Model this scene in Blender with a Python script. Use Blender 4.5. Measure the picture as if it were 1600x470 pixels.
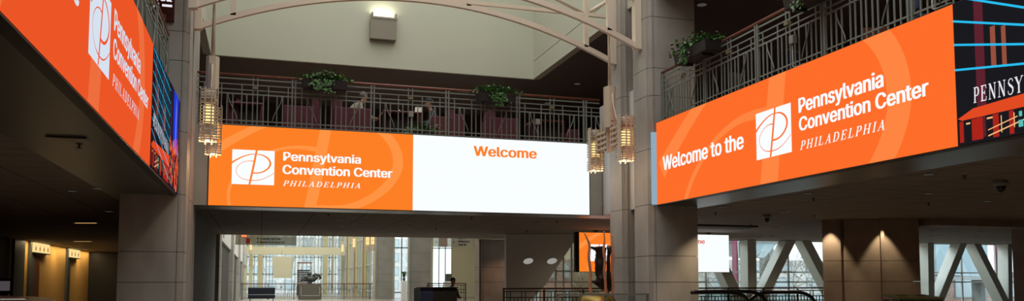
import bpy, bmesh, math, random
from mathutils import Vector, Matrix
C = bpy.context.scene
for o in list(bpy.data.objects): bpy.data.objects.remove(o)
COL = C.collection
R = random.Random(7)
PI = math.pi

# ---------------------------------------------------------------- camera
FPX, CX, HOR = 1280.0, 800.0, 440.0
PITCH = math.atan(.0711); CYP = HOR - FPX*math.tan(PITCH)
YAW = math.atan((CX-407.0)/FPX*math.cos(PITCH))
EYE = Vector((0, 0, 1.25))
cd = bpy.data.cameras.new('camera'); cam = bpy.data.objects.new('camera', cd); COL.objects.link(cam)
cd.sensor_width = 36; cd.lens = FPX/1600*36; cd.shift_y = (CYP-235)/1600; cd.clip_end = 500
cam.location = EYE; cam.rotation_euler = (PI/2+PITCH, 0, -YAW)
C.camera = cam
C.view_settings.view_transform = 'Standard'; C.view_settings.look = 'None'
C.view_settings.gamma = 1; C.view_settings.use_curve_mapping = False
C.view_settings.exposure = 0.0

# ---------------------------------------------------------------- world and big lights
w = bpy.data.worlds.new('world'); C.world = w; w.use_nodes = True
bg = w.node_tree.nodes['Background']
bg.inputs[0].default_value = (.80, .92, 1.0, 1); bg.inputs[1].default_value = 2.4

def area(name, loc, sx, sy, power, col=(1, 1, 1), rot=(0, 0, 0)):
    l = bpy.data.lights.new(name, 'AREA'); l.shape = 'RECTANGLE'; l.size = sx; l.size_y = sy
    l.energy = power; l.color = col
    o = bpy.data.objects.new(name, l); COL.objects.link(o); o.location = loc; o.rotation_euler = rot
    return o
area('skylight_daylight', (3.35, 11.5, 13.4), 9.0, 24.0, 1550, (1.0, .985, .95))
area('niche_cove_light', (-8.85, 43.8, 2.9), .25, 13.0, 120, (1, .76, .42))
area('sky_fill', (21, 34.5, 6.2), 26.0, 4.0, 2600, (.88, .95, 1.0), (-PI/2+.75, 0, 0))  # added area lamp above the windows, boosting sky light on the braces
area('aisle_fill', (12.8, 47, 6.7), 7.5, 32.0, 700, (1.0, .97, .9))  # added fill panel under the closed aisle ceiling, brightens the aisle
area('far_skylight_daylight', (3.35, 63, 13.4), 9.0, 60.0, 7000, (1.0, .98, .90))

# ---------------------------------------------------------------- materials
M = {}
def lin(c):
    return tuple((x/255/12.92 if x/255 <= .04045 else ((x/255+.055)/1.055)**2.4) for x in c)
def mat(name, col, rough=.6, metal=0, noise=0, scale=3, bump=0, spec=.5, srgb=True, stretch=None):
    m = bpy.data.materials.new(name); m.use_nodes = True; nt = m.node_tree
    b = nt.nodes['Principled BSDF']; c = lin(col) if srgb else col
    b.inputs['Base Color'].default_value = (*c, 1); b.inputs['Roughness'].default_value = rough
    b.inputs['Metallic'].default_value = metal; b.inputs['Specular IOR Level'].default_value = spec
    if noise or bump:
        g = nt.nodes.new('ShaderNodeNewGeometry'); n = nt.nodes.new('ShaderNodeTexNoise')
        mp = nt.nodes.new('ShaderNodeMapping'); mp.inputs['Scale'].default_value = stretch or (1, 1, 1)
        nt.links.new(g.outputs['Position'], mp.inputs[0]); nt.links.new(mp.outputs[0], n.inputs['Vector'])
        n.inputs['Scale'].default_value = scale; n.inputs['Detail'].default_value = 6
        r = nt.nodes.new('ShaderNodeValToRGB')
        r.color_ramp.elements[0].position = .3; r.color_ramp.elements[1].position = .7
        r.color_ramp.elements[0].color = (*[x*(1-noise) for x in c], 1)
        r.color_ramp.elements[1].color = (*[min(1, x*(1+noise)) for x in c], 1)
        nt.links.new(n.outputs['Fac'], r.inputs[0]); nt.links.new(r.outputs[0], b.inputs['Base Color'])
        if bump:
            bp = nt.nodes.new('ShaderNodeBump'); bp.inputs['Strength'].default_value = bump
            nt.links.new(n.outputs['Fac'], bp.inputs['Height']); nt.links.new(bp.outputs[0], b.inputs['Normal'])
    M[name] = m; return m
def grid_mat(name, col, line, sx, sy, width, rough=.8, noise=.1, axes='XY'):
    """a surface of tiles or bricks with joint lines, in place coordinates"""
    m = mat(name, col, rough, noise=noise, scale=2); nt = m.node_tree; b = nt.nodes['Principled BSDF']
    src = b.inputs['Base Color'].links[0].from_socket
    g = nt.nodes.new('ShaderNodeNewGeometry'); sp = nt.nodes.new('ShaderNodeSeparateXYZ')
    cb = nt.nodes.new('ShaderNodeCombineXYZ'); nt.links.new(g.outputs['Position'], sp.inputs[0])
    nt.links.new(sp.outputs[axes[0]], cb.inputs[0]); nt.links.new(sp.outputs[axes[1]], cb.inputs[1])
    br = nt.nodes.new('ShaderNodeTexBrick'); nt.links.new(cb.outputs[0], br.inputs['Vector'])
    br.offset = 0 if axes == 'XY' else .5; br.inputs['Scale'].default_value = 1
    br.inputs['Brick Width'].default_value = sx; br.inputs['Row Height'].default_value = sy
    br.inputs['Mortar Size'].default_value = width; br.inputs['Mortar'].default_value = (*lin(line), 1)
    nt.links.new(src, br.inputs['Color1']); nt.links.new(src, br.inputs['Color2'])
    nt.links.new(br.outputs['Color'], b.inputs['Base Color']); return m
def glow(name, col, strength=1.0, srgb=True):
    m = bpy.data.materials.new(name); m.use_nodes = True; nt = m.node_tree; nt.nodes.clear()
    e = nt.nodes.new('ShaderNodeEmission'); o = nt.nodes.new('ShaderNodeOutputMaterial')
    e.inputs[0].default_value = (*(lin(col) if srgb else col), 1); e.inputs[1].default_value = strength
    nt.links.new(e.outputs[0], o.inputs[0]); M[name] = m; return m

mat('stone', (166, 161, 154), .65, noise=.16, scale=2.2, bump=.05, stretch=(1, 1, .45))
mat('stone_grey', (122, 120, 114), .65, noise=.14, scale=1.2, bump=.05)
mat('stone_brown', (150, 134, 124), .65, noise=.14, scale=2.2, bump=.05)
mat('stone_joint', (70, 64, 58), .9)
mat('dark_stone', (62, 60, 60), .7, noise=.15, scale=1.5)
mat('upper_wall', (184, 186, 168), .85, noise=.02, scale=.6)
mat('cream_wall', (196, 188, 160), .8, noise=.03, scale=.6)
mat('tan_wall', (180, 168, 128), .8, noise=.04, scale=.6)
mat('white_fascia', (205, 205, 205), .5, noise=.02, scale=1)
mat('grey_fascia', (150, 148, 144), .5, noise=.05, scale=1)
mat('black', (14, 13, 13), .5)
mat('charcoal', (30, 28, 27), .7, noise=.1, scale=2)
mat('screen_frame', (12, 11, 10), .45)
mat('floor', (120, 112, 100), .25, noise=.12, scale=.8)
mat('carpet', (112, 92, 86), .95, noise=.2, scale=8)
mat('deck_edge', (95, 98, 95), .5)
mat('roof', (150, 150, 145), .8)
grid_mat('ceiling_tile', (128, 114, 105), (60, 53, 48), 1.22, .61, .014)
mat('upper_ceiling', (92, 85, 80), .8, noise=.05, scale=1)
mat('soffit', (82, 75, 71), .32, noise=.03, scale=1, spec=.6)
mat('dark_wall', (66, 58, 53), .8, noise=.1, scale=1)
mat('rail_paint', (122, 128, 121), .45, spec=.5)
mat('rail_dark', (58, 58, 54), .5)
mat('handrail', (122, 70, 54), .35, noise=.15, scale=6)
mat('cap_tan', (122, 112, 82), .5)
mat('truss_paint', (222, 208, 190), .5)
mat('truss_white', (206, 206, 200), .6)
mat('fixture', (196, 182, 162), .45)
mat('yellow_wall', (206, 160, 84), .8, noise=.04, scale=1)
mat('post_grey', (78, 82, 82), .5)
mat('door_wood', (120, 60, 34), .5, noise=.2, scale=5, stretch=(4, 4, .6))
mat('mahogany', (74, 26, 20), .28, noise=.3, scale=6, stretch=(1, 6, 1))
mat('maroon', (84, 32, 43), .75, noise=.08, scale=12)
mat('chair_dark', (40, 30, 28), .7)
mat('planter', (34, 30, 30), .55)
mat('bracket', (16, 15, 15), .5)
mat('leaf', (74, 128, 46), .45, noise=.45, scale=18)
mat('leaf_dark', (42, 82, 34), .5, noise=.4, scale=18)
mat('stem', (60, 66, 34), .7)
mat('soil', (30, 22, 16), .95)
mat('sconce_metal', (132, 126, 112), .4)
mat('lamp_metal', (190, 176, 158), .4)
mat('copper', (205, 138, 104), .4, metal=.1, noise=.15, scale=8)
mat('bronze', (42, 34, 30), .45, metal=.4, noise=.3, scale=7, bump=.3)
mat('brass_dome', (150, 122, 62), .32, metal=.7, noise=.3, scale=6)
mat('grey_bronze', (66, 68, 66), .5, metal=.2, noise=.15, scale=4)
mat('plinth', (92, 88, 80), .6, noise=.08, scale=3)
mat('bin_top', (92, 96, 60), .4)
mat('bin_body', (22, 22, 22), .5)
mat('rubber', (16, 16, 17), .3)
mat('steel', (150, 152, 152), .3, metal=.8)
mat('navy_vinyl', (26, 32, 46), .35)
mat('sign_panel', (190, 186, 170), .6); M['sign_panel'].node_tree.nodes['Principled BSDF'].inputs['Transmission Weight'].default_value = .55; M['sign_panel'].node_tree.nodes['Principled BSDF'].inputs['IOR'].default_value = 1.0
mat('sign_ink', (40, 38, 38), .7)
mat('sign_red', (196, 66, 62), .6)
mat('pink_banner', (220, 110, 150), .7)
mat('window_frame', (170, 172, 170), .5)
mat('wood_mullion', (150, 118, 84), .5)
mat('skin', (176, 122, 98), .55)
mat('grey_hair', (120, 116, 110), .8, noise=.3, scale=60)
mat('grey_jacket', (138, 134, 122), .85, noise=.12, scale=20)
mat('plaid', (44, 48, 58), .85, noise=.4, scale=40)
mat('dark_cloth', (26, 27, 33), .85)
mat('cap_navy', (30, 36, 48), .8, noise=.3, scale=50)
mat('white_paper', (210, 205, 195), .7)
mat('booth_blue', (34, 50, 92), .5)
mat('junction', (140, 142, 132), .5)
mat('teal_glass', (176, 196, 206), .2)
mat('far_concrete', (176, 178, 178), .8, noise=.05)
mat('snowy_ground', (190, 190, 188), .9)
mat('bark', (150, 142, 138), .9)
mat('pale_pane', (206, 216, 222), .3)
mat('red_exit', (190, 40, 30), .5)
grid_mat('brick', (206, 160, 146), (205, 195, 185), .5, .17, .02, axes='XZ', noise=.25)
grid_mat('pale_brick', (236, 226, 222), (226, 222, 218), .9, .3, .05, axes='XZ', noise=.2)
gm = bpy.data.materials.new('glass_pane'); gm.use_nodes = True; nt = gm.node_tree; nt.nodes.clear()
tr = nt.nodes.new('ShaderNodeBsdfTransparent'); tr.inputs[0].default_value = (.93, .97, .96, 1)
gl = nt.nodes.new('ShaderNodeBsdfGlossy'); gl.inputs['Roughness'].default_value = .02
mx = nt.nodes.new('ShaderNodeMixShader'); mx.inputs[0].default_value = .06
ou = nt.nodes.new('ShaderNodeOutputMaterial'); nt.links.new(tr.outputs[0], mx.inputs[1]); nt.links.new(gl.outputs[0], mx.inputs[2]); nt.links.new(mx.outputs[0], ou.inputs[0])
M['glass'] = gm
glow('led_orange', (254, 128, 38)); glow('led_orange_pale', (255, 148, 68))
glow('led_orange_side', (254, 110, 42)); glow('led_orange_side_pale', (255, 133, 66))
glow('led_orange_left', (236, 86, 38)); glow('led_orange_left_pale', (238, 110, 62))
glow('led_white', (250, 254, 255)); glow('led_white_left', (214, 226, 240)); glow('led_ice', (150, 178, 196), .9)
glow('led_black', (26, 26, 30)); glow('led_cyan', (40, 190, 240)); glow('led_maroon', (92, 34, 46))
glow('led_canopy', (226, 74, 34)); glow('led_red', (170, 36, 26)); glow('led_peach', (255, 190, 130))
glow('led_red_text', (214, 96, 76)); glow('led_blue', (30, 60, 220)); glow('led_night', (40, 28, 48)); glow('led_teal', (90, 190, 180)); glow('led_letter', (236, 232, 238))
glow('led_dusty', (150, 80, 62)); glow('led_tower', (120, 130, 210))
glow('warm_lamp', (255, 214, 140), 1.5); glow('warm_core', (255, 226, 160), 3.5)
glow('sconce_lamp', (255, 248, 214), 1.8); glow('sign_lit', (255, 226, 150), 1.0)
glow('downlight_dim', (120, 110, 100), .35); glow('downlight_warm', (255, 200, 120), 1.1)
glow('exit_glow', (255, 120, 70), 1.6)
glow('oval_lamp', (200, 198, 188), .55)
glow('tv_glow', (120, 112, 116), .35)

# ---------------------------------------------------------------- helpers
def ray_at(u, v, **k):
    """where the sight line of a measured point meets a wall, floor or ceiling plane"""
    s, c = math.sin(YAW), math.cos(YAW)
    Rt = Vector((c, -s, 0)); Fh = Vector((s, c, 0))
    F = Fh*math.cos(PITCH)+Vector((0, 0, math.sin(PITCH))); U = Rt.cross(F)
    d = Rt*((u-CX)/FPX) - U*((v-CYP)/FPX) + F
    (a, val), = k.items(); i = 'XYZ'.index(a)
    return EYE + d*((val-EYE[i])/d[i])

def obj(name, bm, m, parent=None, smooth=False, recalc=True):
    if recalc: bmesh.ops.recalc_face_normals(bm, faces=bm.faces[:])
    me = bpy.data.meshes.new(name); bm.to_mesh(me); bm.free()
    for x in (m if isinstance(m, (list, tuple)) else [m]): me.materials.append(M[x] if isinstance(x, str) else x)
    if smooth:
        for p in me.polygons: p.use_smooth = True
    o = bpy.data.objects.new(name, me); COL.objects.link(o)
    if parent is not None:
        o.parent = parent; o.matrix_parent_inverse = parent_inv(parent)
    return o
def world_of(p):
    m = Matrix.LocRotScale(p.location, p.rotation_euler, p.scale)
    return m if p.parent is None else world_of(p.parent) @ p.matrix_parent_inverse @ m
def parent_inv(p): return world_of(p).inverted()
def NB(): return bmesh.new()
def box(bm, a, b, mi=0, bev=0):
    x0, y0, z0 = [min(p, q) for p, q in zip(a, b)]; x1, y1, z1 = [max(p, q) for p, q in zip(a, b)]
    v = [bm.verts.new(p) for p in ((x0, y0, z0), (x1, y0, z0), (x1, y1, z0), (x0, y1, z0), (x0, y0, z1), (x1, y0, z1), (x1, y1, z1), (x0, y1, z1))]
    fs = [bm.faces.new([v[i] for i in f]) for f in ((3, 2, 1, 0), (4, 5, 6, 7), (0, 1, 5, 4), (1, 2, 6, 5), (2, 3, 7, 6), (3, 0, 4, 7))]
    for f in fs: f.material_index = mi
    if bev:
        es = list({e for f in fs for e in f.edges})
        bmesh.ops.bevel(bm, geom=es, offset=bev, segments=2, affect='EDGES', profile=.5)
    return bm
def prism(bm, pts, z0, z1, mi=0):
    """plan polygon (x, y) raised from z0 to z1"""
    lo = [bm.verts.new((x, y, z0)) for x, y in pts]; hi = [bm.verts.new((x, y, z1)) for x, y in pts]
    n = len(pts); fs = [bm.faces.new(lo[::-1]), bm.faces.new(hi)]
    for i in range(n): fs.append(bm.faces.new((lo[i], lo[(i+1) % n], hi[(i+1) % n], hi[i])))
    for f in fs: f.material_index = mi
    return bm
def slab(bm, pts, off, mi=0):
    """3D polygon thickened by vector off"""
    off = Vector(off); lo = [bm.verts.new(p) for p in pts]; hi = [bm.verts.new(Vector(p)+off) for p in pts]
    n = len(pts); fs = [bm.faces.new(lo[::-1]), bm.faces.new(hi)]
    for i in range(n): fs.append(bm.faces.new((lo[i], lo[(i+1) % n], hi[(i+1) % n], hi[i])))
    for f in fs: f.material_index = mi
    return bm
def tube(bm, pts, r, n=8, mi=0, cap=True, closed=False):
    pts = [Vector(p) for p in pts]; rings = []; k = len(pts)
    rs = r if isinstance(r, (list, tuple)) else [r]*k
    up = None
    for i, p in enumerate(pts):
        if closed: t = pts[(i+1) % k]-pts[i-1]
        else: t = pts[min(i+1, k-1)]-pts[max(i-1, 0)]
        t.normalize()
        if up is None:
            up = Vector((0, 0, 1)) if abs(t.z) < .9 else Vector((1, 0, 0))
        a = t.cross(up).normalized(); b = a.cross(t).normalized(); up = b
        rings.append([bm.verts.new(p+(a*math.cos(2*PI*j/n)+b*math.sin(2*PI*j/n))*rs[i]) for j in range(n)])
    for i in range(k if closed else k-1):
        A, B = rings[i], rings[(i+1) % k]
        for j in range(n):
            f = bm.faces.new((A[j], A[(j+1) % n], B[(j+1) % n], B[j])); f.material_index = mi; f.smooth = True
    if cap and not closed:
        bm.faces.new(rings[0][::-1]).material_index = mi; bm.faces.new(rings[-1]).material_index = mi
    return bm
def cyl(bm, c, r0, r1, z0, z1, n=24, mi=0):
    lo = [bm.verts.new((c[0]+r0*math.cos(2*PI*i/n), c[1]+r0*math.sin(2*PI*i/n), z0)) for i in range(n)]
    hi = [bm.verts.new((c[0]+r1*math.cos(2*PI*i/n), c[1]+r1*math.sin(2*PI*i/n), z1)) for i in range(n)]
    bm.faces.new(lo[::-1]).material_index = mi; bm.faces.new(hi).material_index = mi
    for i in range(n):
        f = bm.faces.new((lo[i], lo[(i+1) % n], hi[(i+1) % n], hi[i])); f.material_index = mi; f.smooth = True
    return bm
def lathe(bm, c, prof, n=24, mi=0, sx=1, sy=1):
    rings = []
    for r, z in prof:
        rings.append([bm.verts.new((c[0]+sx*r*math.cos(2*PI*i/n), c[1]+sy*r*math.sin(2*PI*i/n), c[2]+z)) for i in range(n)])
    for A, B in zip(rings, rings[1:]):
        for i in range(n):
            f = bm.faces.new((A[i], A[(i+1) % n], B[(i+1) % n], B[i])); f.material_index = mi; f.smooth = True
    bm.faces.new(rings[0][::-1]).material_index = mi; bm.faces.new(rings[-1]).material_index = mi
    return bm
def empty(name, loc, label, cat, group=None, rot=0):
    o = bpy.data.objects.new(name, None); COL.objects.link(o); o.location = loc; o.rotation_euler = (0, 0, rot)
    o.empty_display_size = .1; return tag(o, label, cat, group)
def tag(o, label=None, cat=None, group=None, kind=None):
    if label: o['label'] = label
    if cat: o['category'] = cat
    if group: o['group'] = group
    if kind: o['kind'] = kind
    return o
def struct(name, bm, m): return tag(obj(name, bm, m), kind='structure')
def kids(o): return [c for c in bpy.data.objects if c.parent == o]
def copy_tree(o, parent=None):
    c = o.copy(); COL.objects.link(c)
    if parent is not None: c.parent = parent
    for ch in kids(o): copy_tree(ch, c)
    return c

# key dimensions of the place
ZB, ZT, ZU = 2.92, 4.71, 7.70        # underside of the first slab, top of it, underside of the upper ceiling
YC = 18.97                            # face of the cross bridge
XL, XR = -1.565, 8.20                 # faces of the side screens
YB = 30.72                            # far side of the cross bridge
YW = 28.3                             # window truss wall

# ================================================================ the shell
struct('floor', box(NB(), (-11, -8, -.3), (36, 100, 0)), 'floor')
# lower ceilings (undersides of the balcony slabs)
b = box(NB(), (XR+1.25, -8, ZB), (34, YW+.8, ZB+.25)); struct('ceiling_lower_right', b, 'ceiling_tile')
b = box(NB(), (-10, -8, ZB), (XL-1.25, 52, ZB+.25)); struct('ceiling_lower_left', b, 'ceiling_tile')
b = box(NB(), (XL-.05, YC+1.0, ZB), (XR+1.25, YB, ZB+.25)); struct('ceiling_lower_centre', b, 'ceiling_tile')
b = NB(); box(b, (XR+.03, -8, ZB-.006), (XR+1.25, YC+1.0, ZB+.25)); struct('trim_1', b, 'soffit')
b = NB(); box(b, (XL-1.25, -8, ZB-.006), (XL-.03, YC+12, ZB+.25)); struct('trim_2', b, 'soffit')
b = NB(); box(b, (XL-.03, YC+.03, ZB-.006), (XR+.03, YC+1.0, ZB+.25)); struct('trim_3', b, 'soffit')
# slab edges behind the screens, level-two decks
b = NB(); box(b, (XR+.14, -8, ZB+.25), (XR+.3, 16.9, ZT)); struct('wall_right_fascia', b, 'grey_fascia')
b = NB(); box(b, (XL-.3, -8, ZB+.25), (XL-.14, 17.0, ZT)); struct('wall_left_fascia', b, 'grey_fascia')
struct('wall_bridge_fascia_left', box(NB(), (-1.5, YC+.02, ZB), (-1.16, YC+.2, ZT)), 'grey_fascia'); struct('wall_bridge_fascia_right', box(NB(), (7.87, YC+.02, ZB), (8.19, YC+.2, ZT)), 'grey_fascia'); struct('wall_bridge_fascia', box(NB(), (-1.16, YC+.15, ZB+.26), (7.87, YC+.2, ZT-.21)), 'grey_fascia')
struct('wall_bridge_back', box(NB(), (-1.5, YB-.02, ZB), (8.2, YB+.06, ZT)), 'grey_fascia')
b = NB(); box(b, (XR+.02, 16.85, ZB), (XR+.25, YC+.2, ZT+1.0)); struct('wall_right_return', b, 'white_fascia')
b = NB(); box(b, (XR+.3, -8, ZT-.2), (17, YB, ZT-.02)); struct('floor_right_balcony', b, 'carpet')
b = NB(); box(b, (-10, -8, ZT-.2), (XL-.3, YB, ZT-.02)); struct('floor_left_balcony', b, 'carpet')
b = NB(); box(b, (XL-.3, YC+.2, ZT-.2), (XR+.3, YB, ZT-.02)); struct('floor_bridge', b, 'carpet')
# upper ceilings over the balconies
b = NB(); box(b, (8.20, -8, ZU), (17, YB+1, ZU+.2)); struct('ceiling_upper_right', b, 'upper_ceiling')
b = NB(); box(b, (-10, -8, ZU), (-1.49, YB+1, ZU+.2)); struct('ceiling_upper_left', b, 'upper_ceiling')
b = NB(); box(b, (-1.48, 24.5, ZU), (8.19, YB, ZU+.2)); struct('ceiling_upper_bridge', b, 'upper_ceiling')
# clerestory walls with a reveal line
b = NB(); box(b, (-1.60, 24.4, ZU-.01), (8.30, 24.5, 14)); struct('wall_upper_back', b, 'upper_wall')
b = NB(); box(b, (8.19, -8, ZU-.005), (8.40, 24.4, 8.25)); box(b, (8.205, -8, 8.25), (8.4, 24.4, 8.27), 1); box(b, (8.19, -8, 8.27), (8.40, 24.4, 14)); struct('wall_upper_right', b, ['upper_wall', 'black'])
b = NB(); box(b, (-1.69, -8, ZU-.005), (-1.48, 24.4, 8.25)); box(b, (-1.69, -8, 8.25), (-1.495, 24.4, 8.27), 1); box(b, (-1.69, -8, 8.27), (-1.48, 24.4, 14)); struct('wall_upper_left', b, ['upper_wall', 'black'])
b = NB(); box(b, (-10, -8, 14), (17, 100, 14.2)); struct('ceiling_roof', b, 'roof')
b = NB(); box(b, (-10, -8.2, 0), (34, -8, 14)); struct('wall_behind_viewer', b, 'dark_stone')
b = NB(); box(b, (17, -8, ZT), (17.2, YB+1, ZU)); box(b, (8.4, YB, ZT), (17, YB+.2, ZU)); struct('wall_balcony_right', b, 'dark_wall')
b = NB(); box(b, (-10.2, -8, ZT), (-10, YB+1, ZU)); box(b, (-10, YB, ZT), (-1.7, YB+.2, ZU)); struct('wall_balcony_left', b, 'dark_wall')
# lower side walls
b = NB(); box(b, (-9.4, -8, 0), (-9.15, 35.4, ZB)); struct('wall_left', b, 'charcoal')
b = NB(); box(b, (-9.4, 35.4, 0), (-9.15, 50.5, ZB)); struct('wall_left_lit', b, 'yellow_wall')
b = NB(); box(b, (-9.4, 50.5, 0), (-1.6, 50.7, ZB)); struct('wall_left_end', b, 'charcoal')
b = NB(); box(b, (-1.75, 17.7, 0), (-1.5, 30.0, ZB)); struct('wall_passage', b, 'dark_stone')
b = NB(); box(b, (33.8, -8, 0), (34, YW+1, ZB)); struct('wall_right', b, 'dark_wall')
b = NB(); box(b, (16.9, 17.3, 2.74), (33, 18.0, ZB)); struct('trim_4', b, 'stone_brown')
b = NB(); q = ray_at(1582, 400, Y=18.6); box(b, (q.x, 17.2, 0), (q.x+1.6, 18.6, ZB)); struct('wall_right_pier', b, 'stone_brown')
# far atrium: left wall with upper fascia, aisle, end wall
b = NB()
for y0 in (32.4, 47, 61.6, 76.2): box(b, (-1.9, y0, 0), (-1.62, y0+12.9, ZB))
struct('wall_far_left_lower', b, 'charcoal')  # charcoal puts the shade of the recesses between pillars into the wall colour
b = NB(); box(b, (-1.8, YB+.3, ZB), (-1.52, 96, 9.5)); struct('wall_far_left_fascia', b, 'white_fascia')
b = NB(); box(b, (-1.8, YB+.3, 9.5), (-1.52, 96, 14)); struct('wall_far_left_upper', b, 'upper_wall')
b = NB(); box(b, (8.2, YB+.3, 6.9), (8.5, 96, 14)); struct('wall_far_right_upper', b, 'upper_wall')
b = NB(); box(b, (-1.6, YB, ZU+.2), (8.4, YB+.2, 14)); struct('wall_far_bridge_upper', b, 'upper_wall')
b = NB(); box(b, (8.6, YB+.3, 6.9), (17, 66.2, 7.1)); struct('ceiling_far_aisle', b, 'cream_wall')
b = NB(); box(b, (17, YB+.3, 0), (17.2, 66.3, 7)); struct('wall_far_aisle', b, 'cream_wall')

# ================================================================ stone pillars
def pillar(label, prof, z1, joints, m='stone', jm='stone_joint', group=None, core=None):
    core = core or prof
    cxm = sum(p[0] for p in prof)/len(prof); cym = sum(p[1] for p in prof)/len(prof)
    o = empty('stone_pillar', (cxm, cym, 0), label, 'pillar', group)
    def inset(d): return [(cxm+(x-cxm)*d, cym+(y-cym)*d) for x, y in core]
    zs = [0]+[j for j in joints if j < z1]+[z1]
    b = NB()
    for a, c in zip(zs, zs[1:]): prism(b, prof, a+(.006 if a else 0), c-.006)
    obj('stone_blocks', b, m, o)
    obj('joint_core', prism(NB(), inset(.97), .003, z1-.003), jm, o)
    return o
def sidepair(y, mirror=False, w=1.15, near=True):
    """profile of a pilaster with a fluted corner; x 8.05 on the right, mirrored on the left"""
    d = .78
    pr = [(8.05, y+d), (8.05, y+.10), (8.095, y+.10), (8.095, y+.055), (8.12, y+.055), (8.12, y), (8.17, y), (8.17, y+.02), (8.185, y+.02), (8.185, y), (8.05+w, y), (8.05+w, y+d)]
    if mirror: pr = [(2*3.315-x, yy) for x, yy in pr][::-1]
    return pr
JL = [1.24, 1.81, 2.93, 4.15, 5.33, 5.95, 7.1, 8.3]
pillar('tall stone pillar in front of the right screen end, beside the lanterns', sidepair(16.05), 9.5, JL)
pillar('narrow stone pillar half hidden behind the tall right pillar, at the bridge corner', sidepair(17.4), 9.5, [1.24, 1.81, 2.93, 4.4, 5.6, 6.85, 8.1])
pillar('tall stone pillar at the far end of the left screen, under the bar sign', sidepair(16.87, True), 9.5, [1.24, 1.82, 2.93, 4.15, 5.54, 6.12, 7.3, 8.4])
pillar('narrow stone pillar behind the left pillar, above the dark passage', [(-1.43, 19.6), (-1.43, 18.0), (-2.4, 18.0), (-2.4, 19.6)][::-1], 9.5, [2.93, 4.4, 5.6, 6.85, 8.1])
b = NB(); box(b, (8.45, 16.85, 0), (9.0, 17.4, 9.5)); struct('trim_5', b, 'dark_stone')  # dark colour stands in for shade in the recess between the pilasters
far = [(30.5, 'brown stone pillar at the far edge of the low ceiling, left of the round soffit lights', 'stone_brown'),
       (46.0, 'grey stone pillar in the far hall between two tall windows, above the kiosk', 'stone_grey'),
       (60.0, 'most distant grey stone pillar on the right of the far hall, at the railing end', 'stone_grey')]
for y, lab, m in far: pillar(lab, sidepair(y, w=1.2), 2.9 if y < 31 else 12, [1.24, 1.81, 2.88, 4.2, 5.4, 6.6, 7.9, 9.2], m)
for y, lab in ((30.7, 'stone pillar nearest on the left side of the far hall, at the end of the dark passage'), (45.5, 'second stone pillar from the front along the left of the far hall'),
               (60.1, 'third stone pillar from the front along the left of the far hall'), (74.7, 'stone pillar deepest on the left of the far hall, by the far windows')):
    pillar(lab, [(-1.4, y), (-1.4, y+.5), (-1.46, y+.5), (-1.46, y+.8), (-1.4, y+.8), (-1.4, y+1.6), (-1.9, y+1.6), (-1.9, y)], 9, [1.24, 1.81, 2.9, 4.3, 5.6])
# big pillar cluster in the right hall, lit from above
p0 = ray_at(1285.5, 400, Y=18.6); p1 = ray_at(1316, 400, Y=18.4); p2 = ray_at(1376, 400, Y=18.0); p3 = ray_at(1437, 400, Y=17.6)
dv = (p3-p0).normalized(); nv = Vector((dv.y, -dv.x, 0))
def along(p, s, n=0): q = p+dv*s+nv*n; return (q.x, q.y)
def vb(p, s): q = p+(p-EYE).normalized()*2.2+dv*s; return (q.x, q.y)
prof = [along(p0, 0), along(p1, -.03), along(p1, -.03, -.09), along(p1, .06, -.09), along(p1, .06), along(p2, 0), along(p2, 0, .05), along(p2, .09, .05), along(p2, .09), along(p3, 0), vb(p3, -.1), vb(p0, .1)]
big = pillar('wide brown stone pillar of several faces washed by warm downlights', prof, ZB-.002, [1.26, 1.81], 'stone_brown', core=[along(p0, .1, -.15), along(p3, -.1, -.15), along(p3, -.1, -1.8), along(p0, .6, -1.8)])
def spot(name, loc, power, ang, col=(1, .72, .38), parent=None, tgt=None, blend=.35, r=.03):
    l = bpy.data.lights.new(name, 'SPOT'); l.energy = power; l.spot_size = math.radians(ang); l.spot_blend = blend; l.color = col; l.shadow_soft_size = r
    o = bpy.data.objects.new(name, l); COL.objects.link(o); o.location = loc
    if tgt is not None: o.rotation_euler = (Vector(tgt)-Vector(loc)).to_track_quat('-Z', 'Y').to_euler()
    return o

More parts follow.
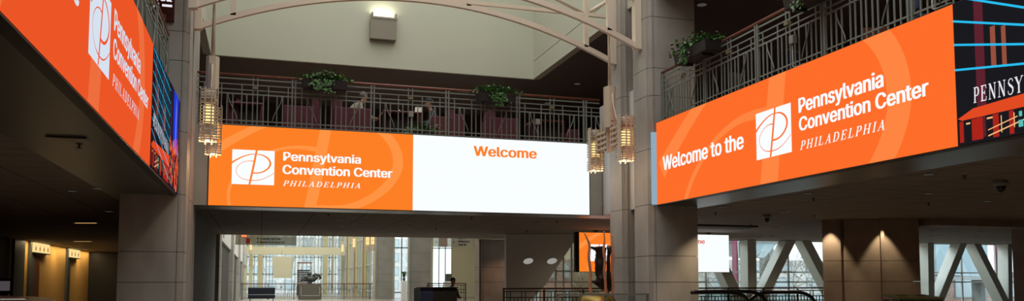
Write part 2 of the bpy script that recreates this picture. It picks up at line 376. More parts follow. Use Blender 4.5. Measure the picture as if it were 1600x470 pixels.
# ================================================================ lettering tools
# sans serif letter shapes: advance | outline points | faces, cap height 400
SPACE_W = 144
GLYPHS = {
    '&': '344|210,5 190,-1 171,-4 151,-5 126,-4 103,1 83,10 65,21 50,34 38,50 29,67 23,86 22,107 23,123 26,139 32,152 40,165 50,177 62,188 75,199 89,211 105,223 163,266 168,270 173,274 179,278 183,283 188,289 191,295 194,301 196,308 197,316 195,326 192,335 185,343 177,349 167,353 155,354 146,353 138,352 131,349 125,344 120,339 115,334 112,327 110,319 110,311 110,302 112,294 116,286 120,277 126,268 133,259 141,249 150,238 160,226 346,0 277,0 128,179 114,197 101,212 89,227 79,240 70,254 63,267 58,281 54,295 53,311 55,328 59,344 66,359 75,372 87,383 101,392 117,398 135,402 154,404 173,402 190,398 206,392 220,383 232,372 241,360 248,346 252,331 253,315 252,303 250,292 246,281 241,270 235,260 227,251 219,242 210,234 200,226 121,168 107,157 96,146 88,136 83,126 80,116 79,105 80,94 83,84 88,74 94,66 102,59 112,53 123,48 135,46 148,45 163,46 177,49 191,54 204,61 217,70 228,81 238,93 247,107 254,123 259,139 262,157 264,182 318,182 317,153 314,132 309,114 303,98 296,84 289,73 281,63 275,56 269,49 259,37 245,24 228,14|75,77,76 75,78,77 74,78,75 73,78,74 73,79,78 72,79,73 72,80,79 72,81,80 71,81,72 71,82,81 70,82,71 70,37,82 37,83,82 69,38,70 38,37,70 36,83,37 69,39,38 35,83,36 69,40,39 34,83,35 69,41,40 34,84,83 69,42,41 68,42,69 33,84,34 68,43,42 32,84,33 68,44,43 32,85,84 67,44,68 67,45,44 31,85,32 67,46,45 30,85,31 30,86,85 67,47,46 66,47,67 29,86,30 29,87,86 66,48,47 28,87,29 65,48,66 27,87,28 65,49,48 27,88,87 26,88,27 65,50,49 25,88,26 64,50,65 25,89,88 24,89,25 64,51,50 23,89,24 23,90,89 22,90,23 64,52,51 63,52,64 21,53,22 53,90,22 53,91,90 63,53,52 62,53,63 53,92,91 62,21,53 21,54,53 61,21,62 21,55,54 60,21,61 21,118,55 118,56,55 20,60,21 60,118,21 20,59,60 19,59,20 18,59,19 18,58,59 17,58,18 121,123,122 121,124,123 17,95,58 95,115,58 115,57,58 16,95,17 16,96,95 15,96,16 120,124,121 15,97,96 120,125,124 14,97,15 14,98,97 119,125,120 13,98,14 13,99,98 119,126,125 13,100,99 12,100,13 118,126,119 12,101,100 118,127,126 117,130,118 130,56,118 56,129,118 129,127,118 11,101,12 11,102,101 129,128,127 11,103,102 116,130,117 10,103,11 10,104,103 115,130,116 10,105,104 130,56,129 114,57,115 57,133,115 133,132,115 132,130,115 9,105,10 9,106,105 132,131,130 113,134,114 134,57,114 9,107,106 112,134,113 9,108,107 8,108,9 111,134,112 8,109,108 110,134,111 8,110,109 8,134,110 134,57,133 7,134,8 7,135,134 6,135,7 6,0,135 5,0,6 5,1,0 4,1,5 4,2,1 3,2,4',
    '-': '348|83,197 263,197 263,144 83,144|3,1,0 3,2,1',
    '1': '348|305,0 54,0 54,51 305,51 151,400 217,400 217,0 159,0 159,344 162,344 61,270 61,335|11,5,4 11,8,5 8,9,5 9,6,5 11,7,8 10,6,9 10,7,11 7,6,10 1,3,2 1,0,3',
    '2': '348|304,0 44,0 44,43 177,183 191,198 203,212 213,224 222,236 229,247 234,257 238,268 241,279 241,290 240,303 237,314 232,324 226,332 217,340 208,345 197,350 185,352 172,353 158,352 146,349 135,344 125,338 117,330 111,320 106,309 103,296 102,278 45,278 48,306 53,327 62,347 75,364 90,378 108,390 128,398 150,404 173,405 196,404 218,399 237,390 255,379 269,365 281,349 290,331 296,312 297,291 296,276 294,261 289,247 283,232 273,217 262,200 247,182 229,162 208,139 122,49 122,53 304,53|39,41,40 39,42,41 38,42,39 38,43,42 37,43,38 37,44,43 36,44,37 36,45,44 35,45,36 35,46,45 34,21,35 21,46,35 34,22,21 20,46,21 19,46,20 34,23,22 18,46,19 34,24,23 18,47,46 33,24,34 17,47,18 33,25,24 16,47,17 33,26,25 15,47,16 15,48,47 33,27,26 32,27,33 14,48,15 32,28,27 13,48,14 13,49,48 32,29,28 31,29,32 12,49,13 31,30,29 12,50,49 11,50,12 10,50,11 10,51,50 9,51,10 9,52,51 8,52,9 8,53,52 7,53,8 6,53,7 6,54,53 5,54,6 5,55,54 4,55,5 4,56,55 3,56,4 2,56,3 2,57,56 2,58,57 2,60,58 60,59,58 2,61,60 2,0,61 1,0,2',
    'A': '368|69,0 6,0 152,400 215,400 362,0 300,0 216,235 211,251 205,269 198,289 191,312 183,340 172,377 194,377 184,339 175,312 168,288 161,268 156,250 151,235 279,153 89,153 89,118 279,118|1,12,2 12,3,2 12,13,3 13,4,3 1,11,12 14,4,13 1,15,11 15,10,11 15,10,14 10,20,14 20,4,14 9,20,10 1,21,15 21,16,15 8,20,9 21,17,16 7,20,8 21,18,17 6,20,7 21,19,18 21,22,19 22,0,19 5,23,6 23,20,6 1,22,21 22,20,21 22,23,20 23,4,20 1,0,22 5,4,23',
    'B': '350|189,0 42,0 42,400 185,400 211,398 235,394 255,386 272,375 286,362 297,346 304,329 309,311 310,292 309,276 306,261 301,248 294,237 286,228 276,220 266,214 255,209 246,206 246,210 255,209 269,204 281,197 293,188 304,176 313,163 320,147 324,129 326,109 324,89 319,71 311,54 300,38 285,25 267,14 245,6 219,2 100,177 100,53 188,53 215,55 236,60 250,69 260,81 266,94 268,110 267,122 264,133 259,143 252,153 243,161 233,168 220,173 206,176 191,177 100,347 100,228 183,228 196,229 208,232 219,236 229,242 238,249 244,258 249,268 252,278 253,290 252,306 246,319 237,331 224,340 206,345 184,347|1,58,2 58,3,2 58,4,3 58,5,4 58,6,5 58,7,6 58,8,7 58,75,8 75,9,8 1,59,58 74,9,75 74,10,9 73,10,74 72,10,73 71,10,72 71,11,10 70,11,71 70,12,11 69,12,70 69,13,12 68,13,69 67,13,68 67,14,13 66,14,67 66,15,14 65,15,66 64,15,65 64,16,15 63,16,64 63,17,16 62,17,63 61,17,62 60,17,61 1,40,59 40,60,59 40,17,60 40,18,17 40,22,18 22,19,18 22,20,19 40,21,22 23,20,22 21,23,20 21,24,23 40,24,21 40,25,24 40,26,25 40,57,26 57,27,26 1,41,40 56,27,57 56,28,27 55,28,56 54,28,55 53,28,54 53,29,28 52,29,53 51,29,52 51,30,29 50,30,51 49,30,50 49,31,30 48,31,49 47,31,48 47,32,31 46,32,47 46,33,32 45,33,46 45,34,33 44,34,45 43,34,44 42,34,43 42,35,34 1,42,41 1,35,42 1,36,35 1,37,36 1,38,37 1,39,38 1,0,39',
    'C': '392|263,4 245,-1 225,-4 205,-5 172,-2 141,6 113,20 88,39 67,63 49,91 37,124 29,160 26,200 29,240 37,276 49,309 67,337 88,361 113,380 141,394 172,402 205,405 225,404 244,401 263,396 280,389 297,381 312,370 325,358 337,344 348,328 357,311 363,293 369,268 310,268 306,284 301,295 295,305 288,314 281,323 272,330 262,336 252,341 241,345 229,348 218,350 205,350 183,348 162,342 143,333 127,319 112,303 100,282 91,258 86,231 84,200 86,169 91,142 100,118 112,97 127,80 144,67 163,58 183,52 205,50 218,50 229,52 241,55 252,59 262,64 272,70 281,77 288,86 295,95 301,105 306,117 310,132 369,132 363,107 357,89 348,72 338,56 326,42 312,30 297,19 281,11|20,22,21 20,23,22 19,23,20 19,24,23 19,25,24 18,25,19 18,26,25 18,27,26 17,27,18 17,28,27 16,47,17 47,46,17 46,28,17 46,45,28 45,29,28 44,29,45 16,48,47 43,29,44 42,29,43 42,30,29 16,49,48 41,30,42 15,49,16 40,30,41 15,50,49 39,30,40 39,31,30 38,31,39 15,51,50 37,31,38 37,32,31 14,51,15 36,32,37 14,52,51 35,32,36 35,33,32 34,33,35 14,53,52 13,53,14 13,54,53 12,54,13 12,55,54 12,56,55 11,56,12 11,57,56 10,57,11 10,58,57 75,77,76 75,78,77 9,58,10 9,59,58 74,78,75 74,79,78 73,79,74 9,60,59 72,79,73 8,60,9 72,80,79 71,80,72 8,61,60 70,80,71 70,81,80 69,81,70 8,62,61 68,81,69 7,62,8 67,81,68 7,63,62 67,82,81 66,82,67 65,82,66 7,64,63 64,82,65 7,82,64 7,83,82 6,83,7 6,84,83 5,84,6 5,85,84 5,0,85 4,0,5 4,1,0 4,2,1 3,2,4',
    'E': '322|293,0 42,0 42,400 291,400 291,347 100,347 100,229 278,229 278,176 100,176 100,53 293,53|1,5,2 5,3,2 5,4,3 1,6,5 1,9,6 9,7,6 9,8,7 1,10,9 1,11,10 1,0,11',
    'F': '315|100,0 42,0 42,400 288,400 288,347 100,347 100,223 271,223 271,170 100,170|1,5,2 5,3,2 5,4,3 1,6,5 1,9,6 9,7,6 9,8,7 1,0,9',
    'G': '400|291,15 265,4 237,-3 206,-5 172,-2 141,6 112,20 87,39 66,63 49,91 36,124 29,160 26,200 29,240 36,276 49,309 66,337 87,361 112,380 140,394 171,402 203,405 224,404 244,401 263,396 281,389 297,380 313,369 326,356 339,342 349,327 358,310 364,292 370,268 310,268 305,283 300,294 294,304 287,313 279,322 271,329 261,335 252,341 241,345 229,348 217,350 204,350 182,348 162,342 143,333 126,320 112,303 100,282 91,258 86,231 84,200 86,169 91,142 100,118 112,97 127,81 144,67 163,58 184,52 206,50 227,51 246,56 263,63 277,74 290,86 300,102 308,119 312,139 314,166 387,153 213,153 213,206 372,206 372,158 369,127 362,98 350,72 334,49 315,30|20,22,21 20,23,22 19,23,20 19,24,23 19,25,24 18,25,19 18,26,25 17,26,18 17,27,26 17,28,27 16,47,17 47,46,17 46,28,17 46,45,28 45,29,28 44,29,45 16,48,47 43,29,44 42,29,43 16,49,48 42,30,29 41,30,42 15,49,16 40,30,41 15,50,49 39,30,40 39,31,30 38,31,39 15,51,50 37,31,38 37,32,31 14,51,15 36,32,37 14,52,51 35,32,36 35,33,32 34,33,35 14,53,52 13,53,14 13,54,53 12,54,13 12,55,54 75,77,76 75,73,77 73,78,77 12,56,55 11,56,12 11,57,56 75,72,73 74,78,73 10,57,11 79,74,78 72,74,75 72,79,74 10,58,57 71,79,72 71,80,79 9,58,10 70,80,71 9,59,58 69,80,70 69,81,80 9,60,59 8,60,9 68,81,69 8,61,60 67,81,68 67,82,81 8,62,61 66,82,67 7,62,8 7,63,62 65,82,66 7,64,63 64,82,65 7,82,64 7,83,82 6,83,7 6,0,83 5,0,6 5,1,0 4,1,5 4,2,1 3,2,4',
    'H': '397|100,0 42,0 42,400 100,400 100,231 297,231 297,400 356,400 356,0 297,0 297,178 100,178|1,3,2 1,4,3 5,7,6 5,8,7 1,11,4 11,5,4 11,10,5 10,8,5 1,0,11 9,8,10',
    'I': '231|212,0 19,0 19,53 86,53 86,347 19,347 19,400 212,400 212,347 145,347 145,53 212,53|5,7,6 5,8,7 4,8,5 3,9,4 9,8,4 3,10,9 1,3,2 1,10,3 1,11,10 1,0,11',
    'K': '359|177,212 76,105 76,172 85,185 94,197 103,208 112,219 121,230 131,241 140,251 150,262 159,272 277,400 355,400 179,212 100,0 42,0 42,400 100,400 100,261 100,177 100,153 354,0 283,0 138,204 175,250|16,18,17 16,2,18 2,19,18 11,13,12 11,25,13 25,14,13 10,25,11 9,25,10 2,3,19 3,4,19 4,20,19 8,25,9 8,24,25 14,22,25 7,24,8 6,24,7 5,24,6 1,14,0 1,22,14 4,24,5 4,23,24 20,23,4 21,23,20 16,1,2 15,23,21 16,15,1 15,22,1 23,22,15',
    'L': '302|282,0 42,0 42,400 100,400 100,53 282,53|1,3,2 1,4,3 1,5,4 1,0,5',
    'M': '483|98,0 42,0 42,400 120,400 217,150 220,144 222,136 225,128 228,119 231,110 234,100 237,90 241,80 244,70 246,61 249,52 253,38 230,38 234,52 237,60 240,69 243,79 246,89 249,99 252,109 255,119 258,128 261,136 264,143 266,150 363,400 441,400 441,0 383,0 383,228 383,237 383,246 383,256 383,266 383,277 383,288 384,299 384,311 384,322 384,334 385,345 385,360 400,360 395,342 391,330 387,318 383,305 379,293 375,282 371,271 367,260 363,250 360,241 357,233 354,226 266,0 217,0 127,226 124,233 121,241 118,250 114,259 111,269 107,280 103,292 99,304 95,316 91,329 86,342 80,360 96,360 96,346 97,335 97,324 97,313 97,302 97,290 98,279 98,268 98,257 98,247 98,237 98,228|1,74,2 74,3,2 74,75,3 75,4,3 29,46,30 46,31,30 46,47,31 47,32,31 1,73,74 76,4,75 29,45,46 48,32,47 77,4,76 29,44,45 49,32,48 1,72,73 78,4,77 29,43,44 50,32,49 1,71,72 79,4,78 29,42,43 51,32,50 1,80,71 80,70,71 80,70,79 70,4,79 29,51,42 51,41,42 29,52,51 41,32,51 69,4,70 1,81,80 40,32,41 29,53,52 68,4,69 1,82,81 39,32,40 29,54,53 67,4,68 1,83,82 38,32,39 29,55,54 66,4,67 1,84,83 37,32,38 29,56,55 65,4,66 1,85,84 36,32,37 29,57,56 64,4,65 1,86,85 35,32,36 29,58,57 63,4,64 1,87,86 34,32,35 29,59,58 62,4,63 1,0,87 33,32,34 29,60,59 61,4,62 61,5,4 28,60,29 61,6,5 27,60,28 61,7,6 26,60,27 61,8,7 25,60,26 61,9,8 24,60,25 61,10,9 23,60,24 61,11,10 22,60,23 61,12,11 21,60,22 61,20,12 20,13,12 20,13,21 13,60,21 14,60,13 61,19,20 15,60,14 61,18,19 16,60,15 61,17,18 61,16,17 61,60,16',
    'N': '402|101,0 42,0 42,400 107,400 267,147 272,140 277,132 283,123 289,112 295,101 302,89 309,76 315,63 325,43 307,40 305,60 304,74 303,88 303,101 302,113 302,125 302,136 302,146 302,154 302,400 361,400 361,0 295,0 151,225 145,235 139,245 132,256 125,268 118,281 110,295 101,311 90,329 75,355 96,358 97,334 98,317 98,300 99,284 100,270 100,257 100,245 101,236 101,228|1,37,2 37,3,2 37,38,3 38,4,3 23,25,24 23,26,25 39,4,38 1,36,37 40,4,39 1,35,36 41,35,40 35,4,40 1,41,35 41,34,35 1,42,41 1,43,42 1,44,43 1,45,44 1,46,45 1,47,46 1,0,47 22,26,23 21,26,22 20,26,21 19,26,20 18,26,19 17,26,18 16,11,17 11,26,17 16,12,11 15,12,16 15,13,12 14,13,15',
    'O': '410|297,20 269,6 238,-2 205,-5 172,-2 141,6 113,20 88,39 67,63 49,91 37,124 29,160 26,200 29,240 37,276 49,309 67,337 88,361 113,380 141,394 172,402 205,405 238,402 269,394 297,380 322,361 343,337 360,309 373,276 381,240 383,200 381,160 373,124 360,91 343,63 322,39 144,67 163,58 183,52 205,50 227,52 247,57 266,67 283,80 297,97 310,117 319,141 324,169 326,200 324,231 319,259 310,283 297,303 283,320 266,333 247,343 227,348 205,350 183,348 163,342 144,333 127,320 113,303 100,282 91,258 86,231 84,200 86,169 91,141 100,117 112,97 127,80|20,22,21 19,22,20 19,23,22 18,23,19 18,24,23 17,24,18 17,25,24 16,58,17 58,25,17 58,57,25 57,56,25 56,26,25 55,26,56 16,59,58 54,26,55 16,60,59 15,60,16 54,27,26 53,27,54 15,61,60 52,27,53 15,62,61 14,62,15 52,28,27 51,28,52 14,63,62 50,28,51 14,64,63 13,64,14 50,29,28 49,29,50 13,65,64 12,65,13 49,30,29 48,30,49 12,66,65 47,30,48 12,67,66 11,67,12 47,31,30 11,68,67 46,31,47 46,32,31 10,68,11 10,69,68 45,32,46 45,33,32 9,69,10 9,70,69 44,33,45 9,71,70 43,33,44 43,34,33 8,71,9 8,36,71 42,34,43 8,37,36 41,34,42 41,35,34 7,37,8 7,38,37 40,35,41 7,39,38 39,35,40 7,35,39 7,0,35 6,0,7 6,1,0 5,1,6 4,1,5 4,2,1 4,3,2',
    'P': '341|100,0 42,0 42,400 181,400 210,398 235,393 258,383 276,370 292,355 303,337 312,317 317,295 319,272 317,248 312,227 303,206 292,188 276,173 258,160 235,150 210,145 181,143 79,143 79,195 178,195 197,197 213,200 226,205 237,213 245,222 252,232 256,244 259,257 260,272 259,286 256,299 252,311 245,321 237,330 226,337 213,343 197,346 178,347 100,347|1,43,2 43,3,2 43,4,3 43,5,4 43,6,5 43,7,6 43,8,7 43,42,8 42,41,8 41,9,8 1,23,43 23,0,43 40,9,41 39,9,40 38,9,39 38,10,9 37,10,38 36,10,37 36,11,10 35,11,36 34,11,35 34,12,11 33,12,34 32,12,33 32,13,12 31,13,32 31,14,13 30,14,31 29,14,30 29,15,14 28,15,29 27,15,28 27,16,15 26,16,27 25,16,26 24,16,25 1,22,23 0,24,23 0,21,24 21,16,24 21,17,16 21,18,17 21,19,18 21,20,19 1,21,22 1,0,21',
    'R': '345|100,0 42,0 42,400 181,400 210,398 236,393 258,384 277,372 292,357 304,340 312,320 317,298 319,275 317,252 312,230 304,211 292,194 277,179 258,167 236,159 210,154 181,152 69,152 69,205 179,205 198,206 214,209 227,214 237,220 246,228 252,238 257,249 260,261 261,275 260,289 257,302 252,313 246,323 237,331 227,338 213,343 197,346 179,347 100,347 336,0 268,0 169,185 235,185|1,23,2 23,43,2 43,3,2 43,4,3 43,5,4 43,6,5 43,7,6 43,8,7 43,42,8 42,41,8 41,9,8 23,0,43 40,9,41 39,9,40 39,10,9 38,10,39 37,10,38 36,10,37 36,11,10 35,11,36 34,11,35 34,12,11 33,12,34 32,12,33 32,13,12 31,13,32 31,14,13 30,14,31 29,14,30 29,15,14 28,15,29 27,15,28 26,15,27 26,16,15 25,16,26 24,16,25 1,22,23 0,46,23 46,24,23 46,16,24 46,47,16 47,17,16 0,21,46 21,45,46 44,18,47 18,17,47 19,44,18 20,44,19 21,44,20 1,21,22 1,0,21 45,44,21',
    'S': '343|250,9 227,0 201,-5 172,-7 144,-5 119,0 96,7 76,18 59,32 45,48 35,67 28,87 24,114 84,114 87,97 92,85 98,75 107,66 117,59 129,54 143,50 157,48 172,47 188,48 204,51 218,55 230,61 241,69 249,78 256,88 260,99 261,112 260,122 257,131 251,139 244,146 236,152 225,158 214,162 201,167 187,171 140,184 109,194 84,208 63,223 48,243 38,265 35,291 37,313 43,333 54,351 68,367 84,381 104,391 126,399 149,404 174,405 200,404 223,399 245,391 264,380 280,367 293,352 304,335 310,316 313,290 255,290 250,311 242,325 229,337 213,345 194,350 173,352 157,351 143,349 130,344 119,338 110,331 103,323 97,314 94,304 93,293 94,282 98,272 104,264 112,257 121,251 132,246 143,241 154,237 164,234 204,224 216,220 228,216 241,211 254,206 266,199 278,191 289,182 299,171 307,159 313,145 317,129 318,111 316,90 311,69 301,51 287,34 271,20|55,57,56 54,57,55 54,58,57 53,58,54 53,59,58 52,59,53 52,60,59 51,60,52 51,61,60 51,62,61 50,72,51 72,62,51 50,73,72 71,62,72 71,63,62 50,74,73 49,74,50 70,63,71 49,75,74 69,63,70 49,76,75 49,77,76 68,63,69 68,64,63 48,77,49 48,78,77 67,64,68 48,79,78 67,65,64 48,80,79 47,80,48 66,65,67 47,81,80 47,82,81 46,82,47 46,83,82 46,84,83 45,84,46 45,85,84 45,86,85 45,87,86 45,88,87 44,88,45 44,89,88 44,90,89 44,91,90 44,92,91 43,92,44 43,93,92 43,94,93 43,95,94 42,95,43 42,96,95 42,97,96 41,97,42 41,98,97 40,98,41 40,99,98 39,99,40 39,100,99 38,100,39 37,100,38 37,101,100 36,101,37 35,101,36 34,101,35 34,102,101 33,102,34 32,102,33 32,103,102 31,103,32 11,13,12 11,14,13 30,103,31 30,104,103 29,104,30 11,15,14 29,105,104 28,105,29 10,15,11 10,16,15 27,105,28 10,17,16 27,106,105 26,106,27 9,17,10 9,18,17 25,106,26 9,19,18 24,106,25 9,20,19 24,107,106 23,107,24 9,21,20 8,21,9 22,107,23 8,22,21 8,107,22 8,108,107 7,108,8 7,0,108 6,0,7 6,1,0 5,1,6 5,2,1 4,2,5 4,3,2',
    'T': '345|143,347 20,347 20,400 325,400 325,347 202,347 202,0 143,0|1,3,2 1,4,3 0,4,1 7,5,0 5,4,0 7,6,5',
    'V': '368|217,0 153,0 6,400 68,400 152,165 157,150 163,132 170,112 177,88 186,60 197,24 174,24 185,61 193,88 201,112 207,132 213,150 218,165 300,400 362,400|1,3,2 1,4,3 17,19,18 17,0,19 1,5,4 16,0,17 15,0,16 1,6,5 14,0,15 1,7,6 13,0,14 1,8,7 12,9,13 9,0,13 1,12,8 12,9,8 1,11,12 10,0,9 1,10,11 1,0,10',
    'W': '527|181,0 116,0 7,400 67,400 130,156 133,143 136,130 139,117 142,104 145,91 148,77 151,64 153,50 157,30 140,30 143,50 146,64 149,77 152,91 155,104 158,117 161,130 164,143 168,156 232,400 295,400 359,156 362,143 366,130 369,117 372,104 375,91 378,77 381,64 384,50 387,30 369,30 373,50 376,64 379,77 382,91 385,104 388,117 391,130 394,143 397,156 460,400 520,400 411,0 346,0 278,252 274,268 269,286 265,304 261,324 257,346 253,374 274,374 269,347 266,326 262,307 258,288 253,270 249,252|1,3,2 1,4,3 23,56,24 56,25,24 56,57,25 57,26,25 45,47,46 45,48,47 23,55,56 58,26,57 59,26,58 23,54,55 60,53,59 53,26,59 23,60,54 60,53,54 23,61,60 52,26,53 23,62,61 51,26,52 23,63,62 50,26,51 49,26,50 23,0,63 49,27,26 22,0,23 1,5,4 44,48,45 49,28,27 21,0,22 1,6,5 43,48,44 49,29,28 20,0,21 42,48,43 1,7,6 19,0,20 41,48,42 49,30,29 1,8,7 18,0,19 40,48,41 49,31,30 1,9,8 49,32,31 39,48,40 17,0,18 1,10,9 49,38,32 38,33,32 38,33,39 33,48,39 16,11,17 11,0,17 1,16,10 16,11,10 34,48,33 1,15,16 49,37,38 12,0,11 35,48,34 1,14,15 49,36,37 13,0,12 1,13,14 1,0,13 49,35,36 49,48,35',
    'a': '299|167,1 154,-3 139,-6 123,-7 104,-5 87,-2 71,4 56,13 43,23 33,36 25,51 20,69 19,87 20,104 23,118 29,131 37,141 46,150 57,157 69,163 82,167 95,171 109,174 123,176 136,178 153,180 167,182 179,183 189,185 196,187 201,189 204,192 206,195 207,201 207,202 206,213 204,222 201,230 196,237 190,243 182,248 173,251 162,253 150,254 138,253 126,251 116,248 108,243 100,238 94,232 88,226 84,220 79,209 25,225 35,247 45,262 57,274 71,284 85,292 101,297 117,301 133,304 149,305 160,304 172,303 185,300 197,297 210,292 222,285 233,277 243,266 252,253 258,237 262,219 263,198 263,0 208,0 208,40 212,40 209,35 204,28 197,20 188,13 179,7 101,49 110,46 120,45 131,44 147,45 161,48 173,54 183,61 192,69 198,79 203,89 206,100 207,111 207,141 212,144 207,142 201,140 194,138 186,137 178,135 170,134 162,133 154,132 147,131 141,130 135,129 125,127 114,125 105,122 96,118 89,114 83,109 79,102 76,95 75,85 76,77 78,69 82,63 87,57 94,53|61,63,62 61,64,63 60,64,61 60,65,64 59,65,60 59,66,65 58,66,59 58,67,66 58,68,67 57,68,58 57,69,68 56,69,57 56,70,69 55,70,56 55,71,70 54,44,55 44,43,55 43,71,55 42,71,43 54,45,44 41,71,42 41,72,71 54,46,45 40,72,41 54,47,46 39,72,40 53,47,54 53,48,47 38,72,39 53,49,48 37,72,38 37,73,72 53,50,49 36,73,37 53,51,50 52,51,53 35,73,36 35,74,73 34,74,35 33,74,34 32,74,33 32,75,74 31,75,32 30,75,31 29,98,30 98,75,30 28,98,29 27,98,28 26,98,27 25,98,26 24,98,25 23,98,24 22,98,23 21,98,22 20,98,21 19,98,20 18,98,19 17,98,18 16,98,17 16,99,98 97,75,98 16,100,99 15,100,16 96,75,97 15,101,100 15,102,101 15,103,102 15,104,103 15,105,104 15,106,105 15,107,106 14,107,15 14,108,107 14,109,108 14,110,109 14,111,110 14,112,111 14,113,112 14,114,113 13,114,14 13,115,114 95,75,96 13,116,115 12,116,13 12,117,116 94,75,95 12,118,117 93,75,94 11,118,12 11,119,118 92,75,93 11,120,119 11,121,120 91,78,92 78,75,92 10,121,11 10,122,121 90,78,91 10,123,122 89,78,90 10,84,123 9,84,10 9,85,84 88,78,89 9,86,85 87,78,88 9,87,86 9,77,87 77,78,87 9,80,77 80,76,77 79,75,78 8,80,9 80,75,79 8,81,80 76,75,80 7,81,8 7,82,81 7,83,82 6,83,7 6,0,83 5,0,6 5,1,0 4,1,5 4,2,1 3,2,4',
    'c': '304|202,0 188,-4 174,-6 159,-6 133,-4 109,2 87,13 68,28 52,46 39,68 29,92 24,119 22,149 24,178 29,206 39,230 52,252 68,270 87,285 109,296 133,302 159,305 174,304 188,302 201,299 214,294 226,289 237,282 247,274 257,265 265,255 272,243 278,231 284,214 230,200 226,212 223,218 219,224 215,230 210,235 205,240 198,244 192,247 185,250 177,252 168,253 159,253 142,252 127,247 114,239 103,229 95,216 88,201 83,185 80,167 79,149 80,130 83,113 88,96 95,82 103,69 114,59 127,51 142,46 159,45 168,45 177,47 185,49 192,51 199,55 205,59 211,64 216,69 220,75 224,82 227,89 231,100 285,87 279,69 273,56 266,45 258,35 248,25 238,17 227,10 214,4|20,22,21 20,23,22 19,23,20 19,24,23 19,25,24 18,25,19 18,26,25 18,27,26 17,27,18 17,28,27 17,29,28 16,29,17 16,46,29 46,30,29 46,45,30 45,31,30 16,47,46 44,31,45 15,47,16 43,31,44 15,48,47 42,31,43 41,31,42 15,49,48 40,31,41 40,32,31 39,32,40 15,50,49 38,32,39 38,33,32 14,50,15 37,33,38 14,51,50 36,33,37 35,33,36 14,52,51 35,34,33 13,52,14 13,53,52 13,54,53 12,54,13 12,55,54 12,56,55 11,56,12 11,57,56 10,57,11 10,58,57 75,77,76 10,59,58 9,59,10 74,77,75 74,78,77 9,60,59 73,78,74 72,78,73 9,61,60 71,78,72 71,79,78 8,61,9 70,79,71 69,79,70 8,62,61 69,80,79 68,80,69 67,80,68 8,63,62 66,80,67 65,80,66 8,64,63 7,64,8 64,80,65 64,81,80 7,81,64 7,82,81 6,82,7 6,83,82 6,84,83 5,84,6 5,85,84 5,0,85 4,0,5 4,1,0 4,2,1 3,2,4',
    'd': '326|196,3 183,-2 168,-5 150,-6 126,-4 103,2 83,13 65,28 50,46 38,68 29,92 23,120 22,150 23,179 29,207 38,231 50,253 65,271 83,285 104,296 126,302 150,305 168,304 183,300 196,295 207,288 217,281 224,273 230,265 235,259 238,254 234,254 234,400 290,400 290,0 236,0 236,45 238,45 235,41 230,33 224,26 216,18 207,10 114,59 127,51 141,47 157,45 173,47 187,51 199,58 210,68 219,80 226,95 231,111 234,130 235,150 234,170 231,189 226,205 219,219 210,231 200,241 187,248 173,252 157,253 141,252 126,247 114,240 103,230 94,218 88,204 83,187 80,169 79,150 80,131 83,112 88,96 95,81 104,69|31,29,32 29,33,32 29,30,33 30,34,33 20,22,21 20,23,22 19,23,20 19,24,23 18,24,19 18,25,24 18,26,25 17,26,18 17,27,26 17,28,27 16,28,17 16,29,28 16,31,29 16,30,31 16,64,30 64,63,30 63,62,30 62,61,30 61,60,30 60,59,30 59,58,30 58,34,30 16,65,64 15,65,16 15,66,65 15,67,66 15,68,67 14,68,15 14,69,68 14,70,69 13,70,14 57,34,58 13,71,70 56,34,57 13,72,71 12,72,13 55,34,56 12,73,72 54,34,55 12,74,73 11,74,12 11,75,74 53,34,54 10,75,11 10,76,75 52,34,53 10,77,76 51,34,52 9,77,10 9,78,77 50,37,51 37,34,51 9,43,78 49,37,50 8,43,9 8,44,43 48,37,49 8,45,44 47,37,48 8,46,45 46,37,47 7,46,8 7,36,46 36,37,46 7,38,36 38,35,36 38,34,37 7,39,38 35,34,38 7,40,39 6,40,7 6,41,40 6,42,41 5,42,6 5,0,42 5,1,0 4,1,5 4,2,1 3,2,4',
    'e': '310|219,4 201,-2 183,-5 163,-6 135,-4 110,2 87,13 68,28 52,46 39,68 29,92 23,119 22,148 23,177 29,204 38,229 51,251 67,269 86,285 108,296 132,302 158,305 174,304 190,301 206,296 221,290 235,281 248,270 260,256 270,241 279,223 285,202 288,179 290,154 290,130 53,130 53,179 275,179 234,152 232,178 229,194 224,209 218,222 209,233 199,242 187,248 173,252 158,254 142,252 127,248 115,242 104,233 95,222 88,210 83,196 79,182 78,167 78,141 80,121 83,104 89,88 97,75 107,64 118,56 132,50 147,46 163,45 174,45 184,47 193,49 202,53 209,58 216,64 222,71 227,78 232,91 287,78 279,58 271,44 261,32 248,21 234,11|20,22,21 20,23,22 19,23,20 19,24,23 19,25,24 18,25,19 18,26,25 17,26,18 17,27,26 17,28,27 16,28,17 16,47,28 47,46,28 46,29,28 16,48,47 45,29,46 16,49,48 15,49,16 44,29,45 15,50,49 43,29,44 15,51,50 43,30,29 42,30,43 15,52,51 14,52,15 42,31,30 41,31,42 14,53,52 14,54,53 40,31,41 13,54,14 40,32,31 13,55,54 39,37,40 37,32,40 13,36,55 36,56,55 37,33,32 13,35,36 56,39,36 39,37,36 38,33,37 56,38,39 12,35,13 57,38,56 38,34,33 57,34,38 11,35,12 58,34,57 11,34,35 11,58,34 11,59,58 10,59,11 10,60,59 9,60,10 74,76,75 9,61,60 73,76,74 73,77,76 9,62,61 72,77,73 8,62,9 8,63,62 71,77,72 71,78,77 70,78,71 8,64,63 69,78,70 8,65,64 68,78,69 67,78,68 7,65,8 7,66,65 66,78,67 7,78,66 7,79,78 7,80,79 6,80,7 6,81,80 5,81,6 5,0,81 5,1,0 4,1,5 4,2,1 3,2,4',
